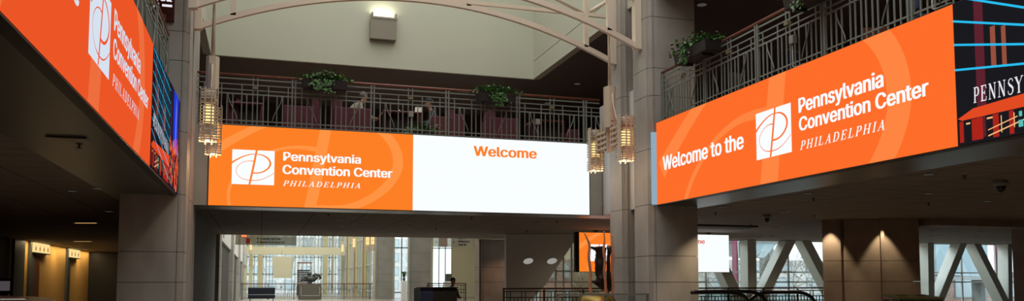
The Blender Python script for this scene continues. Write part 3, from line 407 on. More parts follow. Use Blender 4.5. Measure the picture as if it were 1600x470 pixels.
    'f': '195|0,301 180,301 180,251 0,251 113,0 57,0 57,336 59,353 63,367 70,380 79,391 89,400 102,407 115,412 129,415 144,416 154,416 164,415 172,414 178,412 184,411 192,408 178,359 171,361 168,362 164,363 160,363 155,364 150,364 138,363 129,360 122,355 117,348 114,338 113,326|14,16,15 14,17,16 13,17,14 13,18,17 13,19,18 12,19,13 12,20,19 12,21,20 12,22,21 11,22,12 10,23,11 23,22,11 9,25,10 25,24,10 24,23,10 8,27,9 27,26,9 26,25,9 7,29,8 29,28,8 28,27,8 7,30,29 7,31,30 7,32,31 6,32,7 6,33,32 6,34,33 5,34,6 5,4,34 3,1,0 3,2,1',
    'g': '327|225,-104 204,-111 182,-114 159,-116 138,-115 119,-112 101,-107 86,-101 72,-93 60,-83 50,-73 42,-62 32,-47 79,-21 86,-30 91,-36 97,-43 103,-49 111,-54 120,-59 131,-63 144,-65 159,-66 180,-64 199,-58 214,-49 225,-37 232,-21 235,0 235,52 238,52 235,48 230,41 224,33 216,26 207,19 196,12 183,8 167,5 150,4 126,6 104,11 84,21 66,35 51,51 38,72 29,95 23,122 22,151 23,181 29,208 38,232 50,253 66,271 84,285 104,296 126,302 150,305 168,304 184,300 197,295 208,289 217,281 225,273 231,266 236,258 239,254 236,254 236,301 291,301 291,-2 289,-27 283,-48 273,-67 260,-82 244,-95 114,67 127,60 141,56 157,55 173,56 188,60 200,66 210,75 219,86 226,99 231,115 234,133 235,153 234,172 231,190 226,206 219,220 211,231 200,241 188,248 174,252 157,253 141,252 127,247 114,240 104,230 95,218 88,204 83,189 80,171 79,153 80,133 83,116 88,101 95,87 104,76|56,58,57 56,59,58 55,59,56 67,65,68 65,69,68 65,66,69 66,70,69 55,60,59 54,60,55 54,61,60 54,62,61 53,62,54 53,63,62 53,64,63 52,64,53 52,65,64 52,67,65 52,66,67 52,97,66 97,96,66 96,95,66 95,94,66 94,93,66 93,92,66 92,91,66 91,90,66 90,70,66 52,98,97 51,98,52 51,99,98 51,100,99 51,101,100 50,101,51 50,102,101 50,103,102 49,103,50 49,104,103 89,70,90 49,105,104 48,105,49 88,70,89 48,106,105 87,70,88 48,107,106 47,107,48 47,108,107 86,70,87 46,108,47 46,109,108 85,70,86 46,110,109 84,70,85 45,110,46 45,111,110 83,30,84 30,70,84 45,76,111 82,30,83 44,76,45 44,77,76 81,30,82 44,78,77 80,30,81 44,79,78 79,30,80 44,29,79 29,30,79 44,32,29 32,28,29 31,70,30 43,32,44 32,70,31 43,33,32 28,70,32 42,33,43 42,34,33 42,35,34 41,35,42 41,36,35 41,37,36 40,37,41 40,38,37 39,38,40 27,70,28 27,71,70 12,14,13 26,71,27 26,72,71 12,15,14 12,16,15 25,72,26 12,17,16 11,17,12 25,73,72 11,18,17 24,73,25 11,19,18 23,73,24 11,20,19 10,20,11 10,21,20 22,73,23 10,22,21 10,73,22 10,74,73 9,74,10 9,75,74 8,75,9 7,75,8 7,0,75 6,0,7 6,1,0 5,1,6 5,2,1 4,2,5 4,3,2',
    'h': '315|101,220 96,208 93,194 92,179 92,0 36,0 36,400 92,400 92,221 72,221 85,252 98,272 114,287 132,297 153,303 175,305 194,303 212,299 229,292 244,282 256,269 266,253 273,235 278,213 279,189 279,0 223,0 223,185 221,205 215,222 206,235 194,245 179,251 161,253 148,252 137,249 126,244 116,238 108,230|5,7,6 5,9,7 9,10,7 10,8,7 14,16,15 14,17,16 13,17,14 13,18,17 12,18,13 12,19,18 11,19,12 11,20,19 10,20,11 10,33,20 33,21,20 33,32,21 32,22,21 10,34,33 10,35,34 8,37,10 37,36,10 36,35,10 31,22,32 30,22,31 8,38,37 29,22,30 29,23,22 8,0,38 28,23,29 5,8,9 5,1,8 1,0,8 28,24,23 5,2,1 27,24,28 5,3,2 27,25,24 26,25,27 5,4,3',
    'i': '128|91,350 83,345 74,341 64,340 55,341 46,345 38,350 32,358 28,366 27,376 28,385 32,394 38,401 46,407 55,410 64,412 74,410 83,407 91,401 97,394 100,385 102,376 100,366 97,358 92,0 36,0 36,301 92,301|25,27,26 25,24,27 14,16,15 14,17,16 13,17,14 13,18,17 12,18,13 12,19,18 11,19,12 10,19,11 10,20,19 9,20,10 9,21,20 8,21,9 8,22,21 7,22,8 7,23,22 6,23,7 6,0,23 5,0,6 5,1,0 4,1,5 4,2,1 3,2,4',
    'k': '292|138,153 80,99 80,172 91,172 217,301 288,301 143,153 92,0 36,0 36,400 92,400 295,0 224,0 107,148 147,187|8,10,9 8,2,10 2,3,10 3,7,10 3,5,4 3,14,5 14,6,5 3,13,14 6,11,14 8,1,2 7,13,3 1,6,0 1,11,6 7,12,13 8,11,1 7,11,8 12,11,7',
    'l': '145|125,-1 119,-1 113,-2 107,-2 85,0 67,6 53,17 44,31 38,49 36,69 36,400 92,400 92,81 92,69 94,60 96,55 99,52 105,50 112,49 116,49 120,49 123,50 125,50 127,50 134,52 144,3 135,1 130,0|9,11,10 9,12,11 9,13,12 8,13,9 8,14,13 8,15,14 8,16,15 8,17,16 23,25,24 22,25,23 21,25,22 8,18,17 20,25,21 19,25,20 18,25,19 8,25,18 7,25,8 6,25,7 5,25,6 4,25,5 4,26,25 4,27,26 4,0,27 3,0,4 3,1,0 3,2,1',
    'm': '468|92,0 36,0 36,301 91,301 91,227 76,227 83,248 90,261 98,273 108,283 119,291 130,298 143,302 155,305 168,306 190,304 208,297 224,285 236,270 245,252 253,226 234,226 240,246 247,259 255,271 266,281 278,290 291,297 305,302 320,305 335,306 353,305 369,301 384,294 398,285 410,273 419,259 427,242 431,223 432,201 432,0 376,0 376,199 374,218 369,231 360,241 349,248 336,252 321,254 310,253 299,250 290,246 282,241 275,234 269,225 265,216 263,206 262,194 262,0 206,0 206,204 204,218 199,230 191,240 180,248 168,252 153,254 143,253 133,251 123,246 115,241 107,233 101,224 96,214 93,202 92,187|13,15,14 29,31,30 12,15,13 28,31,29 28,32,31 12,16,15 11,16,12 27,32,28 27,33,32 1,5,2 5,3,2 5,6,3 6,7,3 7,4,3 10,16,11 26,33,27 10,17,16 26,34,33 9,17,10 25,34,26 25,35,34 9,18,17 8,18,9 24,35,25 24,36,35 7,18,8 23,36,24 7,19,18 4,69,7 69,68,7 68,67,7 67,66,7 66,19,7 22,49,23 49,48,23 48,36,23 48,47,36 47,37,36 65,19,66 22,50,49 46,37,47 64,19,65 64,22,19 22,20,19 22,51,50 45,37,46 63,22,64 4,70,69 63,21,22 20,51,22 20,52,51 45,38,37 44,38,45 4,71,70 20,53,52 62,21,63 20,54,53 4,72,71 43,38,44 61,21,62 1,4,5 1,73,4 73,72,4 61,20,21 61,54,20 61,55,54 43,39,38 60,55,61 42,39,43 60,56,55 1,74,73 60,57,56 59,57,60 1,75,74 42,40,39 41,40,42 59,58,57 1,0,75',
    'n': '315|101,220 96,208 93,194 92,179 92,0 36,0 36,301 90,301 91,221 72,221 85,252 98,272 114,287 132,297 153,303 175,305 194,303 212,299 229,292 243,282 256,269 266,253 273,235 278,213 279,189 279,0 223,0 223,185 221,205 215,222 206,235 194,245 179,251 161,253 148,252 137,249 126,244 116,238 108,230|14,16,15 14,17,16 13,17,14 5,9,6 9,7,6 9,10,7 10,8,7 13,18,17 12,18,13 12,19,18 11,19,12 11,20,19 10,20,11 10,33,20 33,21,20 33,32,21 32,22,21 10,34,33 10,35,34 8,36,10 36,35,10 31,22,32 30,22,31 8,37,36 8,38,37 29,22,30 29,23,22 8,0,38 28,23,29 5,8,9 5,1,8 1,0,8 28,24,23 5,2,1 27,24,28 5,3,2 27,25,24 26,25,27 5,4,3',
    'o': '319|232,13 210,2 186,-4 159,-6 133,-4 109,2 87,13 68,28 52,46 39,68 29,92 24,119 22,149 24,178 29,206 39,230 52,252 68,270 87,285 109,296 133,302 159,305 186,302 210,296 232,285 251,270 267,252 280,230 290,206 295,178 297,149 295,119 290,92 280,68 267,46 251,28 114,59 127,51 142,46 159,45 177,46 192,51 205,59 216,69 225,82 232,96 237,113 240,130 241,149 240,167 237,185 232,201 225,216 216,229 205,239 192,247 177,252 159,253 142,252 127,247 114,239 103,229 95,216 88,201 83,185 80,167 79,149 80,130 83,113 88,96 95,82 103,69|20,22,21 20,23,22 19,23,20 19,24,23 18,24,19 18,25,24 17,25,18 17,26,25 16,57,17 57,26,17 16,58,57 56,26,57 15,58,16 56,27,26 15,59,58 55,27,56 15,60,59 54,27,55 15,61,60 53,27,54 14,61,15 53,28,27 14,62,61 52,28,53 14,63,62 51,28,52 13,63,14 51,29,28 13,64,63 50,29,51 13,65,64 49,29,50 12,65,13 49,30,29 12,66,65 48,30,49 12,67,66 47,30,48 47,31,30 11,67,12 11,68,67 46,31,47 46,32,31 10,68,11 10,69,68 45,32,46 44,32,45 10,70,69 44,33,32 9,70,10 43,33,44 9,71,70 42,33,43 9,36,71 42,34,33 8,36,9 41,34,42 8,37,36 40,34,41 8,38,37 39,34,40 8,39,38 39,35,34 7,39,8 7,35,39 6,35,7 6,0,35 5,0,6 5,1,0 4,1,5 4,2,1 3,2,4',
    'r': '199|92,0 36,0 36,301 90,301 90,256 86,256 92,267 102,280 115,291 130,298 146,303 163,305 168,305 172,305 176,305 181,304 184,304 192,304 192,247 184,248 181,249 176,249 171,250 165,250 159,250 146,249 135,247 124,242 115,236 107,229 101,220 96,210 93,199 92,186|10,12,11 10,13,12 10,14,13 10,15,14 10,16,15 10,17,16 10,18,17 9,18,10 1,3,2 1,5,3 5,4,3 8,18,9 7,18,8 6,18,7 5,22,6 22,21,6 21,20,6 20,19,6 19,18,6 1,31,5 31,30,5 30,29,5 29,28,5 28,27,5 27,26,5 26,25,5 25,24,5 24,23,5 23,22,5 1,32,31 1,33,32 1,0,33',
    's': '280|201,5 183,-1 162,-5 140,-6 120,-5 101,-2 85,3 69,10 56,19 44,31 34,44 27,59 22,80 75,92 81,74 89,63 98,55 110,49 123,45 139,44 157,45 173,50 185,56 194,65 199,74 201,84 200,92 197,99 192,105 184,111 174,116 162,119 113,131 89,138 68,148 52,161 41,177 34,195 31,215 33,232 38,248 46,262 57,274 71,285 87,293 104,300 123,303 144,305 163,303 181,300 197,295 211,288 223,279 233,268 242,256 248,243 255,224 203,212 197,226 191,235 183,244 173,250 160,254 144,255 128,254 115,250 103,244 95,236 90,228 88,217 89,209 93,201 98,195 107,189 118,185 133,180 177,170 202,162 223,152 239,140 250,124 257,106 259,86 257,69 252,53 244,38 232,25 218,14|46,48,47 46,49,48 45,49,46 45,50,49 44,50,45 44,51,50 43,51,44 43,52,51 42,52,43 42,53,52 41,53,42 41,54,53 40,63,41 63,54,41 63,62,54 62,55,54 40,64,63 40,65,64 61,55,62 40,66,65 60,55,61 39,66,40 39,67,66 59,55,60 59,56,55 39,68,67 58,56,59 38,68,39 38,69,68 57,56,58 38,70,69 37,70,38 37,71,70 37,72,71 37,73,72 36,73,37 36,74,73 36,75,74 36,76,75 35,76,36 35,77,76 35,78,77 34,78,35 34,79,78 33,79,34 33,80,79 32,80,33 31,80,32 31,81,80 30,81,31 29,81,30 28,81,29 28,82,81 27,82,28 26,82,27 25,82,26 12,14,13 25,83,82 24,83,25 11,14,12 11,15,14 23,83,24 23,84,83 22,84,23 11,16,15 10,16,11 21,84,22 10,17,16 21,85,84 20,85,21 10,18,17 19,85,20 10,19,18 10,85,19 9,85,10 9,86,85 8,86,9 8,87,86 7,87,8 7,0,87 6,0,7 6,1,0 5,1,6 5,2,1 4,2,5 4,3,2',
    't': '175|0,301 161,301 161,251 0,251 45,76 45,371 101,371 101,80 102,69 104,61 108,55 113,51 121,48 131,48 134,48 137,48 142,48 146,49 150,50 159,51 169,3 160,0 154,-1 148,-2 142,-3 135,-3 129,-3 105,-1 84,6 67,18 55,33 48,53|4,6,5 4,7,6 3,1,0 3,2,1 4,8,7 31,8,4 31,9,8 31,10,9 31,11,10 30,11,31 18,20,19 30,12,11 17,20,18 16,20,17 30,13,12 15,20,16 14,20,15 13,20,14 30,20,13 29,20,30 28,20,29 27,20,28 27,21,20 27,22,21 26,22,27 26,23,22 26,24,23 26,25,24',
    'v': '299|177,0 122,0 7,301 68,301 131,125 137,108 143,90 148,73 153,55 157,38 164,16 135,16 142,38 147,55 151,73 156,90 162,108 168,125 231,301 292,301|1,3,2 1,4,3 17,19,18 17,0,19 1,5,4 16,0,17 1,6,5 15,0,16 1,7,6 14,0,15 1,13,7 13,8,7 13,8,14 8,0,14 1,12,13 9,0,8 1,11,12 10,0,9 1,10,11 1,0,10',
    'x': '291|73,0 7,0 136,187 136,121 13,301 79,301 117,242 126,228 134,214 142,201 149,189 156,177 167,158 127,158 138,177 145,189 151,201 158,214 166,228 175,242 214,301 279,301 156,119 156,184 284,0 218,0 173,68 165,81 157,94 150,107 143,119 136,130 124,149 165,149 154,130 147,119 141,107 134,94 126,81 118,68|3,32,4 32,5,4 32,6,5 19,21,20 19,12,21 12,33,21 33,22,21 18,12,19 32,7,6 32,8,7 17,12,18 32,13,8 13,2,8 2,9,8 16,12,17 2,15,9 15,10,9 15,10,16 10,23,16 23,12,16 11,23,10 2,14,15 1,13,2 13,31,2 31,3,2 22,11,23 11,12,23 12,24,23 1,32,13 32,31,13 31,12,13 31,33,12 33,24,12 1,3,32 3,31,32 31,33,32 34,24,33 35,22,34 22,24,34 35,24,22 36,29,35 29,24,35 37,29,36 37,28,29 38,28,37 38,27,28 39,27,38 39,26,27 39,25,26 0,25,39',
    'y': '299|49,-110 43,-109 38,-107 31,-105 44,-56 56,-58 64,-59 72,-60 79,-59 85,-57 91,-54 97,-49 102,-42 107,-33 111,-21 120,3 7,301 68,301 131,125 137,108 143,90 148,72 153,55 157,38 164,16 135,16 142,38 146,55 151,73 156,90 162,108 168,125 231,301 292,301 161,-42 155,-56 147,-69 139,-81 130,-90 120,-98 109,-104 97,-108 84,-111 70,-111 63,-111 55,-111|15,17,16 15,18,17 31,33,32 31,24,33 24,34,33 15,19,18 30,24,31 29,24,30 15,20,19 28,24,29 15,21,20 27,22,28 22,24,28 15,27,21 27,22,21 15,26,27 23,24,22 15,25,26 25,34,24 15,34,25 14,34,15 13,34,14 12,34,13 12,35,34 11,35,12 10,35,11 9,35,10 3,5,4 9,36,35 8,36,9 3,6,5 7,36,8 3,7,6 3,36,7 3,37,36 3,38,37 3,39,38 3,40,39 3,41,40 2,41,3 1,41,2 1,42,41 0,42,1 45,42,0 45,43,42 44,43,45',
}
def text_mesh(body, bold=0):
    x = 0; V = []; F = []
    for ch in body:
        if ch == ' ': x += SPACE_W; continue
        adv, ps, fs = GLYPHS[ch].split('|'); n = len(V)
        V += [(x+float(p.split(',')[0]), float(p.split(',')[1])) for p in ps.split()]
        F += [tuple(n+int(k) for k in f.split(',')) for f in fs.split()]
        x += float(adv)
    return V, F
def cap_height(bold): return 0.0, 400.0
# serif capitals drawn from stems, bars and bowls; unit height 1: (x0,y0,x1,y1,width) strokes and arcs
def stroke(P, wd, n=None):
    """strip quads along points with per-point widths (horizontal thickness for steep strokes)"""
    out = []
    for i in range(len(P)-1):
        (x0, y0), (x1, y1) = P[i], P[i+1]
        def nrm(j):
            a = P[max(j-1, 0)]; c = P[min(j+1, len(P)-1)]; dx, dy = c[0]-a[0], c[1]-a[1]; L = math.hypot(dx, dy) or 1
            return -dy/L, dx/L
        n0, n1 = nrm(i), nrm(i+1); w0 = (wd[i] if isinstance(wd, list) else wd)/2; w1 = (wd[i+1] if isinstance(wd, list) else wd)/2
        out.append([(x0-n0[0]*w0, y0-n0[1]*w0), (x1-n1[0]*w1, y1-n1[1]*w1), (x1+n1[0]*w1, y1+n1[1]*w1), (x0+n0[0]*w0, y0+n0[1]*w0)])
    return out
def serif(x, y, w=.3): return [[(x-w/2, y-.025), (x+w/2, y-.025), (x+w/2, y+.025), (x-w/2, y+.025)]]
TK, TN = .15, .06
def bowl(cx, cy, rx, ry, a0=-90, a1=90):
    n = 10; P = []; W = []
    for i in range(n+1):
        a = math.radians(a0+(a1-a0)*i/n); P.append((cx+rx*math.cos(a), cy+ry*math.sin(a))); W.append(TN+(TK-TN)*abs(math.cos(a)))
    return stroke(P, W)
def SG(ch):
    if ch == 'P': return stroke([(.18, 0), (.18, 1)], TK)+serif(.18, .025)+serif(.14, .975, .22)+stroke([(.18, .97), (.38, .97)], TN)+stroke([(.18, .45), (.38, .45)], TN)+bowl(.38, .71, .2, .26), .72
    if ch == 'H': return stroke([(.18, 0), (.18, 1)], TK)+stroke([(.68, 0), (.68, 1)], TK)+serif(.18, .025)+serif(.18, .975)+serif(.68, .025)+serif(.68, .975)+stroke([(.18, .5), (.68, .5)], TN), .92
    if ch == 'I': return stroke([(.2, 0), (.2, 1)], TK)+serif(.2, .025)+serif(.2, .975), .42
    if ch == 'L': return stroke([(.18, 0), (.18, 1)], TK)+serif(.18, .975)+stroke([(.03, .03), (.62, .03)], TN)+stroke([(.6, 0), (.63, .26)], TN), .72
    if ch == 'A': return stroke([(.42, .98), (.14, .02)], TN)+stroke([(.4, .99), (.68, 0)], TK)+serif(.13, .025, .24)+serif(.69, .025)+stroke([(.23, .34), (.58, .34)], TN), .86
    if ch == 'D': return stroke([(.18, 0), (.18, 1)], TK)+serif(.14, .025, .22)+serif(.14, .975, .22)+stroke([(.18, .97), (.36, .97)], TN)+stroke([(.18, .03), (.36, .03)], TN)+bowl(.36, .5, .34, .47), .86
    if ch == 'E': return stroke([(.18, 0), (.18, 1)], TK)+stroke([(.03, .97), (.6, .97)], TN)+stroke([(.03, .03), (.62, .03)], TN)+stroke([(.18, .52), (.46, .52)], TN)+stroke([(.58, 1), (.61, .76)], TN)+stroke([(.6, 0), (.65, .26)], TN)+stroke([(.46, .4), (.46, .64)], TN), .76
    if ch == 'N': return stroke([(.16, 0), (.16, 1)], TN)+stroke([(.16, .98), (.7, .02)], TK)+stroke([(.7, 0), (.7, 1)], TN)+serif(.16, .025, .26)+serif(.12, .975, .22)+serif(.7, .975, .26), .92
    if ch == 'Y': return stroke([(.1, .98), (.4, .5)], TK)+stroke([(.72, .98), (.4, .5)], TN)+stroke([(.4, .52), (.4, 0)], TK)+serif(.4, .025)+serif(.1, .975)+serif(.72, .975, .24), .84
    if ch == 'V': return stroke([(.12, .98), (.42, .02)], TK)+stroke([(.72, .98), (.42, .02)], TN)+serif(.12, .975)+serif(.72, .975, .24), .84
    if ch == 'S':
        P = [(.56, .78), (.5, .93), (.33, .98), (.16, .9), (.12, .74), (.24, .6), (.42, .5), (.56, .38), (.57, .2), (.46, .05), (.28, .01), (.12, .08), (.07, .26)]
        return stroke(P, [TN, TN, TN, .08, .12, TK, TK, TK, .13, .08, TN, TN, TN]), .68
    return [], .5
def serif_text(s, shear=0, gap=.12):
    x = 0; out = []
    for ch in s:
        g, wd = SG(ch); out += [[(px+x+shear*py, py) for px, py in q] for q in g]; x += wd+gap
    return out, x-gap

class Panel:
    """a flat picture surface: s metres along, z up, on a plane; d = metres in front of it"""
    def __init__(s, o, ax, n, off=0): s.o = Vector(o); s.ax = Vector(ax); s.n = Vector(n); s.off = off
    def p(s, u, z, d=0): q = s.o+s.ax*u+s.n*(s.off+d); q.z = z; return q
    def rect(s, bm, u0, u1, z0, z1, d, th=.004, mi=0):
        return slab(bm, [s.p(u0, z0, d), s.p(u1, z0, d), s.p(u1, z1, d), s.p(u0, z1, d)], s.n*th, mi)
    def polys(s, bm, polys, d, th=.002):
        for q in polys:
            vs = [bm.verts.new(s.p(x, z, d+th)) for x, z in q]
            try: bm.faces.new(vs)
            except Exception: pass
        return bm
    def text(s, bm, body, u0, u1, z0, cap, d, bold=.02, th=.002, lastx=None):
        vs, fs = text_mesh(body, bold); lo, hi = cap_height(bold)
        x0 = min(v[0] for v in vs); x1 = max(v[0] for v in vs); kx = (u1-u0)/(x1-x0); kz = cap/(hi-lo)
        sm = .048*cap if bold > 0 else 0
        kx = (u1-u0-2*sm)/(x1-x0)
        for e in ((-1, -.33, .33, 1) if sm else (0,)):
            V = [bm.verts.new(s.p(u0+sm+e*sm+(x-x0)*kx, z0+(y-lo)*kz, d+th)) for x, y in vs]
            for f in fs:
                try: bm.faces.new([V[i] for i in f])
                except Exception: pass
        return bm
    def clip(s, bm, u0, u1, z0, z1):
        for co, no in ((s.p(u0, 0), -s.ax), (s.p(u1, 0), s.ax), (Vector((0, 0, z0)), Vector((0, 0, -1))), (Vector((0, 0, z1)), Vector((0, 0, 1)))):
            bmesh.ops.bisect_plane(bm, geom=bm.verts[:]+bm.edges[:]+bm.faces[:], plane_co=co, plane_no=no, clear_outer=True)
        return bm
def smooth_path(P, n=6):
    out = []
    for i in range(len(P)-1):
        a = P[max(i-1, 0)]; b_ = P[i]; c = P[i+1]; d = P[min(i+2, len(P)-1)]
        for k in range(n):
            t = k/n
            out.append(tuple(.5*((2*b_[j])+(-a[j]+c[j])*t+(2*a[j]-5*b_[j]+4*c[j]-d[j])*t*t+(-a[j]+3*b_[j]-3*c[j]+d[j])*t**3) for j in range(len(b_))))
    out.append(P[-1]); return out
# logo curves in the unit square (x, y, width)
SLASH = [(.575, 1.02, .045), (.50, .5, .05), (.415, -.02, .045)]
SWIRL = smooth_path([(-.02, .60, .045), (.10, .70, .035), (.25, .80, .028), (.42, .87, .022), (.58, .885, .018), (.74, .85, .03), (.86, .75, .04), (.90, .62, .045), (.86, .50, .04), (.76, .40, .034), (.64, .345, .03), (.50, .335, .035)])
THIN = smooth_path([(.51, .675, .022), (.38, .68, .014), (.24, .625, .012), (.13, .51, .014), (.10, .38, .012), (.15, .25, .012), (.28, .15, .014), (.46, .12, .018), (.64, .135, .016), (.82, .22, .013), (1.02, .37, .012)])
def logo_polys(u, z, wd, ht, k=1.0, parts=(SLASH, SWIRL, THIN)):
    out = []
    for P in parts: out += stroke([(u+x*wd, z+y*ht) for x, y, _ in P], [q*wd*k for _, _, q in P])
    return out

def brand_block(pn, par, lx0, lz0, lw, lh, t1, t2, t3, white, orange, d=.006, k=1.0):
    """white square emblem with its orange curves, two bold lines and a spaced italic serif line"""
    lg = obj('logo', pn.rect(NB(), lx0, lx0+lw, lz0, lz0+lh, d), white, par)
    obj('logo_curves', pn.clip(pn.polys(NB(), logo_polys(lx0, lz0, lw, lh, 1.0), d+.006), lx0, lx0+lw, lz0, lz0+lh), orange, lg, recalc=False)
    obj('name_lettering', pn.text(NB(), 'Pennsylvania', *t1, d), white, par, recalc=False)
    obj('name_lettering', pn.text(NB(), 'Convention Center', *t2, d), white, par, recalc=False)
    q, wd = serif_text('PHILADELPHIA', .25, .16)
    u0, u1, z0, cap = t3; kx = (u1-u0)/(wd+.15)
    obj('city_lettering', pn.polys(NB(), [[(u0+x*kx, z0+y*cap) for x, y in p] for p in q], d), white, par, recalc=False)

# ================================================================ the LED screens
# centre screen on the bridge
t = empty('display_screen', (3.36, YC, ZB), 'wide screen across the bridge, orange left half and white right half reading Welcome', 'screen')
pn = Panel((-1.13, YC, 0), (1, 0, 0), (0, -1, 0))
obj('casing', box(NB(), (-1.15, YC+.01, ZB-.015), (7.86, YC+.13, ZT+.012)), 'screen_frame', t)
pa = obj('orange_panel', pn.rect(NB(), 0, 4.505, ZB, ZT, -.008), 'led_orange', t)
obj('white_panel', pn.rect(NB(), 4.505, 8.97, ZB, ZT, -.008), 'led_white', t)
LSC = 4.5
wx = 1.9; 
for P_ in (SLASH, SWIRL, THIN): obj('watermark_curve', pn.clip(pn.polys(NB(), logo_polys(-.05, 1.55, 4.67, 4.0, 1.12, (P_,)), -.002), 0.001, 4.504, ZB, ZT), 'led_orange_pale', t, recalc=False)
brand_block(pn, t, .475, 3.40, .90, .77, (1.56, 3.29, 3.965, .195), (1.55, 4.02, 3.665, .205), (1.56, 3.31, 3.395, .12), 'led_white', 'led_orange')
obj('headline_lettering', pn.text(NB(), 'Welcome', 5.97, 7.58, 4.275, .24, 0), 'led_orange', t, recalc=False)

def night_picture(pn, par, s0, s1, full=True):
    """the street photograph shown on the side screens"""
    obj('night_picture', pn.rect(NB(), s0, s1, ZB, ZT, -.004), 'led_black', par)
    H = ZT-ZB
    def P_(name, polys, m, d=.002): obj(name, pn.clip(pn.polys(NB(), polys, d), s0, s1, ZB+.002, ZT-.002), m, par, recalc=False)
    R_ = lambda a, b_, c, d: [(s0+a, ZB+c), (s0+b_, ZB+c), (s0+b_, ZB+d), (s0+a, ZB+d)]
    P_('picture_columns', [R_(.31, .44, .3, H), R_(.30, .42, .05, .30), R_(1.3, 1.45, .3, H)], 'led_maroon')
    P_('picture_windows', [R_(.53, .60, .86, 1.34), R_(.68, .74, .84, 1.3), R_(1.55, 1.7, .8, 1.2)], 'led_dusty')
    P_('picture_canopy', [[(s0+.02, ZB+.33), (s0+.25, ZB+.42), (s0+2.6, ZB+.52), (s0+2.6, ZB+.30), (s0+.08, ZB+.30)]], 'led_canopy', .003)
    P_('picture_street', [R_(.04, .10, .03, .29), R_(.22, .38, .03, .29), R_(.52, .60, .02, .29), R_(.74, .80, .02, .29), R_(1.15, 1.3, .02, .29), R_(1.6, 2.4, .02, .29)], 'led_red', .003)
    P_('picture_lights', [R_(.63+.17*i, .63+.17*i+.012, .06+.03*(i % 3), .26) for i in range(12)]+[stroke([(s0+.45, ZB+.05), (s0+.95, ZB+.16)], .015)[0], stroke([(s0+.45, ZB+.12), (s0+.85, ZB+.21)], .012)[0], R_(.14, .2, .24, .26), R_(.44, .52, .25, .27)], 'led_peach', .004)
    P_('picture_signs', [R_(.86, .92, .08, .16), R_(.87, .91, .2, .26)], 'led_teal', .005)
    ls = []
    for z, sl in ((.95, -.17), (1.27, -.27), (1.57, -.35), (1.89, -.47)):
        ls += stroke([(s0, ZB+z), (s0+1.6, ZB+z+1.6*sl)], .026)
    if not full:
        ls = []
        for i in range(9): z = ZB+.55+.17*i; ls += stroke([(s0, z), (s0+2.4, z-.45+.05*i)], .016)+stroke([(s0+.25*i, ZT), (s0+.25*i+.9, ZB+.62)], .010)
    P_('picture_neon', ls, 'led_cyan', .004)
    q, wd = serif_text('PENNSYLVANIA', .06, .1)
    if full: kx = .127; P_('picture_lettering', [[(s0+.26+x*kx, ZB+.48+y*.19-x*.002) for x, y in p] for p in q], 'led_letter', .006)
    else: kx = .2; P_('picture_lettering', [[(s0+.15+x*kx, ZB+.62+y*.2-x*.012) for x, y in p] for p in q], 'led_letter', .006)
    if s1-s0 > 3.9 or not full:
        P_('picture_night', [R_(2.45, s1-s0, 0, H)], 'led_night', .005)
        P_('picture_sky', [R_(2.95, 3.75, .7, H)], 'led_blue', .006)
        P_('picture_tower', [R_(3.3, 3.45, .75, 1.5), [(s0+3.3, ZB+1.5), (s0+3.45, ZB+1.5), (s0+3.38, ZB+1.75)]], 'led_tower', .007)
        rr = random.Random(3)
        P_('picture_traffic', [R_(x, x+.05+rr.random()*.06, y, y+.1+rr.random()*.25) for x, y in [(2.4+rr.random()*1.5, rr.random()*.75) for _ in range(46)]], 'led_canopy', .008)
        P_('picture_traffic_lights', [R_(x, x+.03, y, y+.05+rr.random()*.1) for x, y in [(2.4+rr.random()*1.5, rr.random()*.8) for _ in range(34)]], 'led_peach', .009)
        P_('picture_facades', [R_(2.5+.42*i*1, 2.62+.42*i, .55, 1.5-.1*i) for i in (0, 3)], 'led_maroon', .007)

def side_screen(label, pn, orange, pale, white, k, night0, night1, full):
    t = empty('display_screen', pn.p(4, ZB), label, 'screen')
    obj('casing', slab(NB(), [pn.p(min(0, 0), ZB-.02, -.13), pn.p(night1, ZB-.02, -.13), pn.p(night1, ZT+.01, -.13), pn.p(0, ZT+.01, -.13)], pn.n*.12), 'screen_frame', t)
    obj('orange_panel', pn.rect(NB(), 0, night0, ZB, ZT, -.008), orange, t)
    wd = 5.1*k; ht = 4.15
    for P_ in (SLASH, SWIRL, THIN): obj('watermark_curve', pn.clip(pn.polys(NB(), logo_polys(.38*k, -.2, 7.48*k, 6.4, 1.3, (P_,)), -.002), 0.001, night0-.001, ZB, ZT), pale, t, recalc=False)
    brand_block(pn, t, 3.78*k, 3.35, .98*k, .81, (4.96*k, 6.84*k, 3.945, .235), (4.96*k, 7.63*k, 3.65, .22), (4.97*k, 6.86*k, 3.345, .14), white, orange)
    obj('headline_lettering', pn.text(NB(), 'Welcome to the', .29*k, 3.38*k, 3.625, .30, .0), white, t, recalc=False)
    night_picture(pn, t, night0, night1, full)
    return t
t = side_screen('long orange screen along the right balcony, with white welcome lettering and a night street picture', Panel((XR, 16.02, 0), (0, -1, 0), (-1, 0, 0)), 'led_orange_side', 'led_orange_side_pale', 'led_white', 1.0, 8.05, 12.1, True)
# pale end strip of the right screen, facing the pillar corner
obj('end_strip', box(NB(), (XR-.125, 15.985, ZB), (XR-.012, 16.03, 4.5)), 'led_ice', t)
side_screen('steeply seen orange screen along the left balcony, with a city night picture at its end', Panel((XL, 4.19, 0), (0, 1, 0), (1, 0, 0)), 'led_orange_left', 'led_orange_left_pale', 'led_white_left', 1.067, 8.60, 12.66, False)

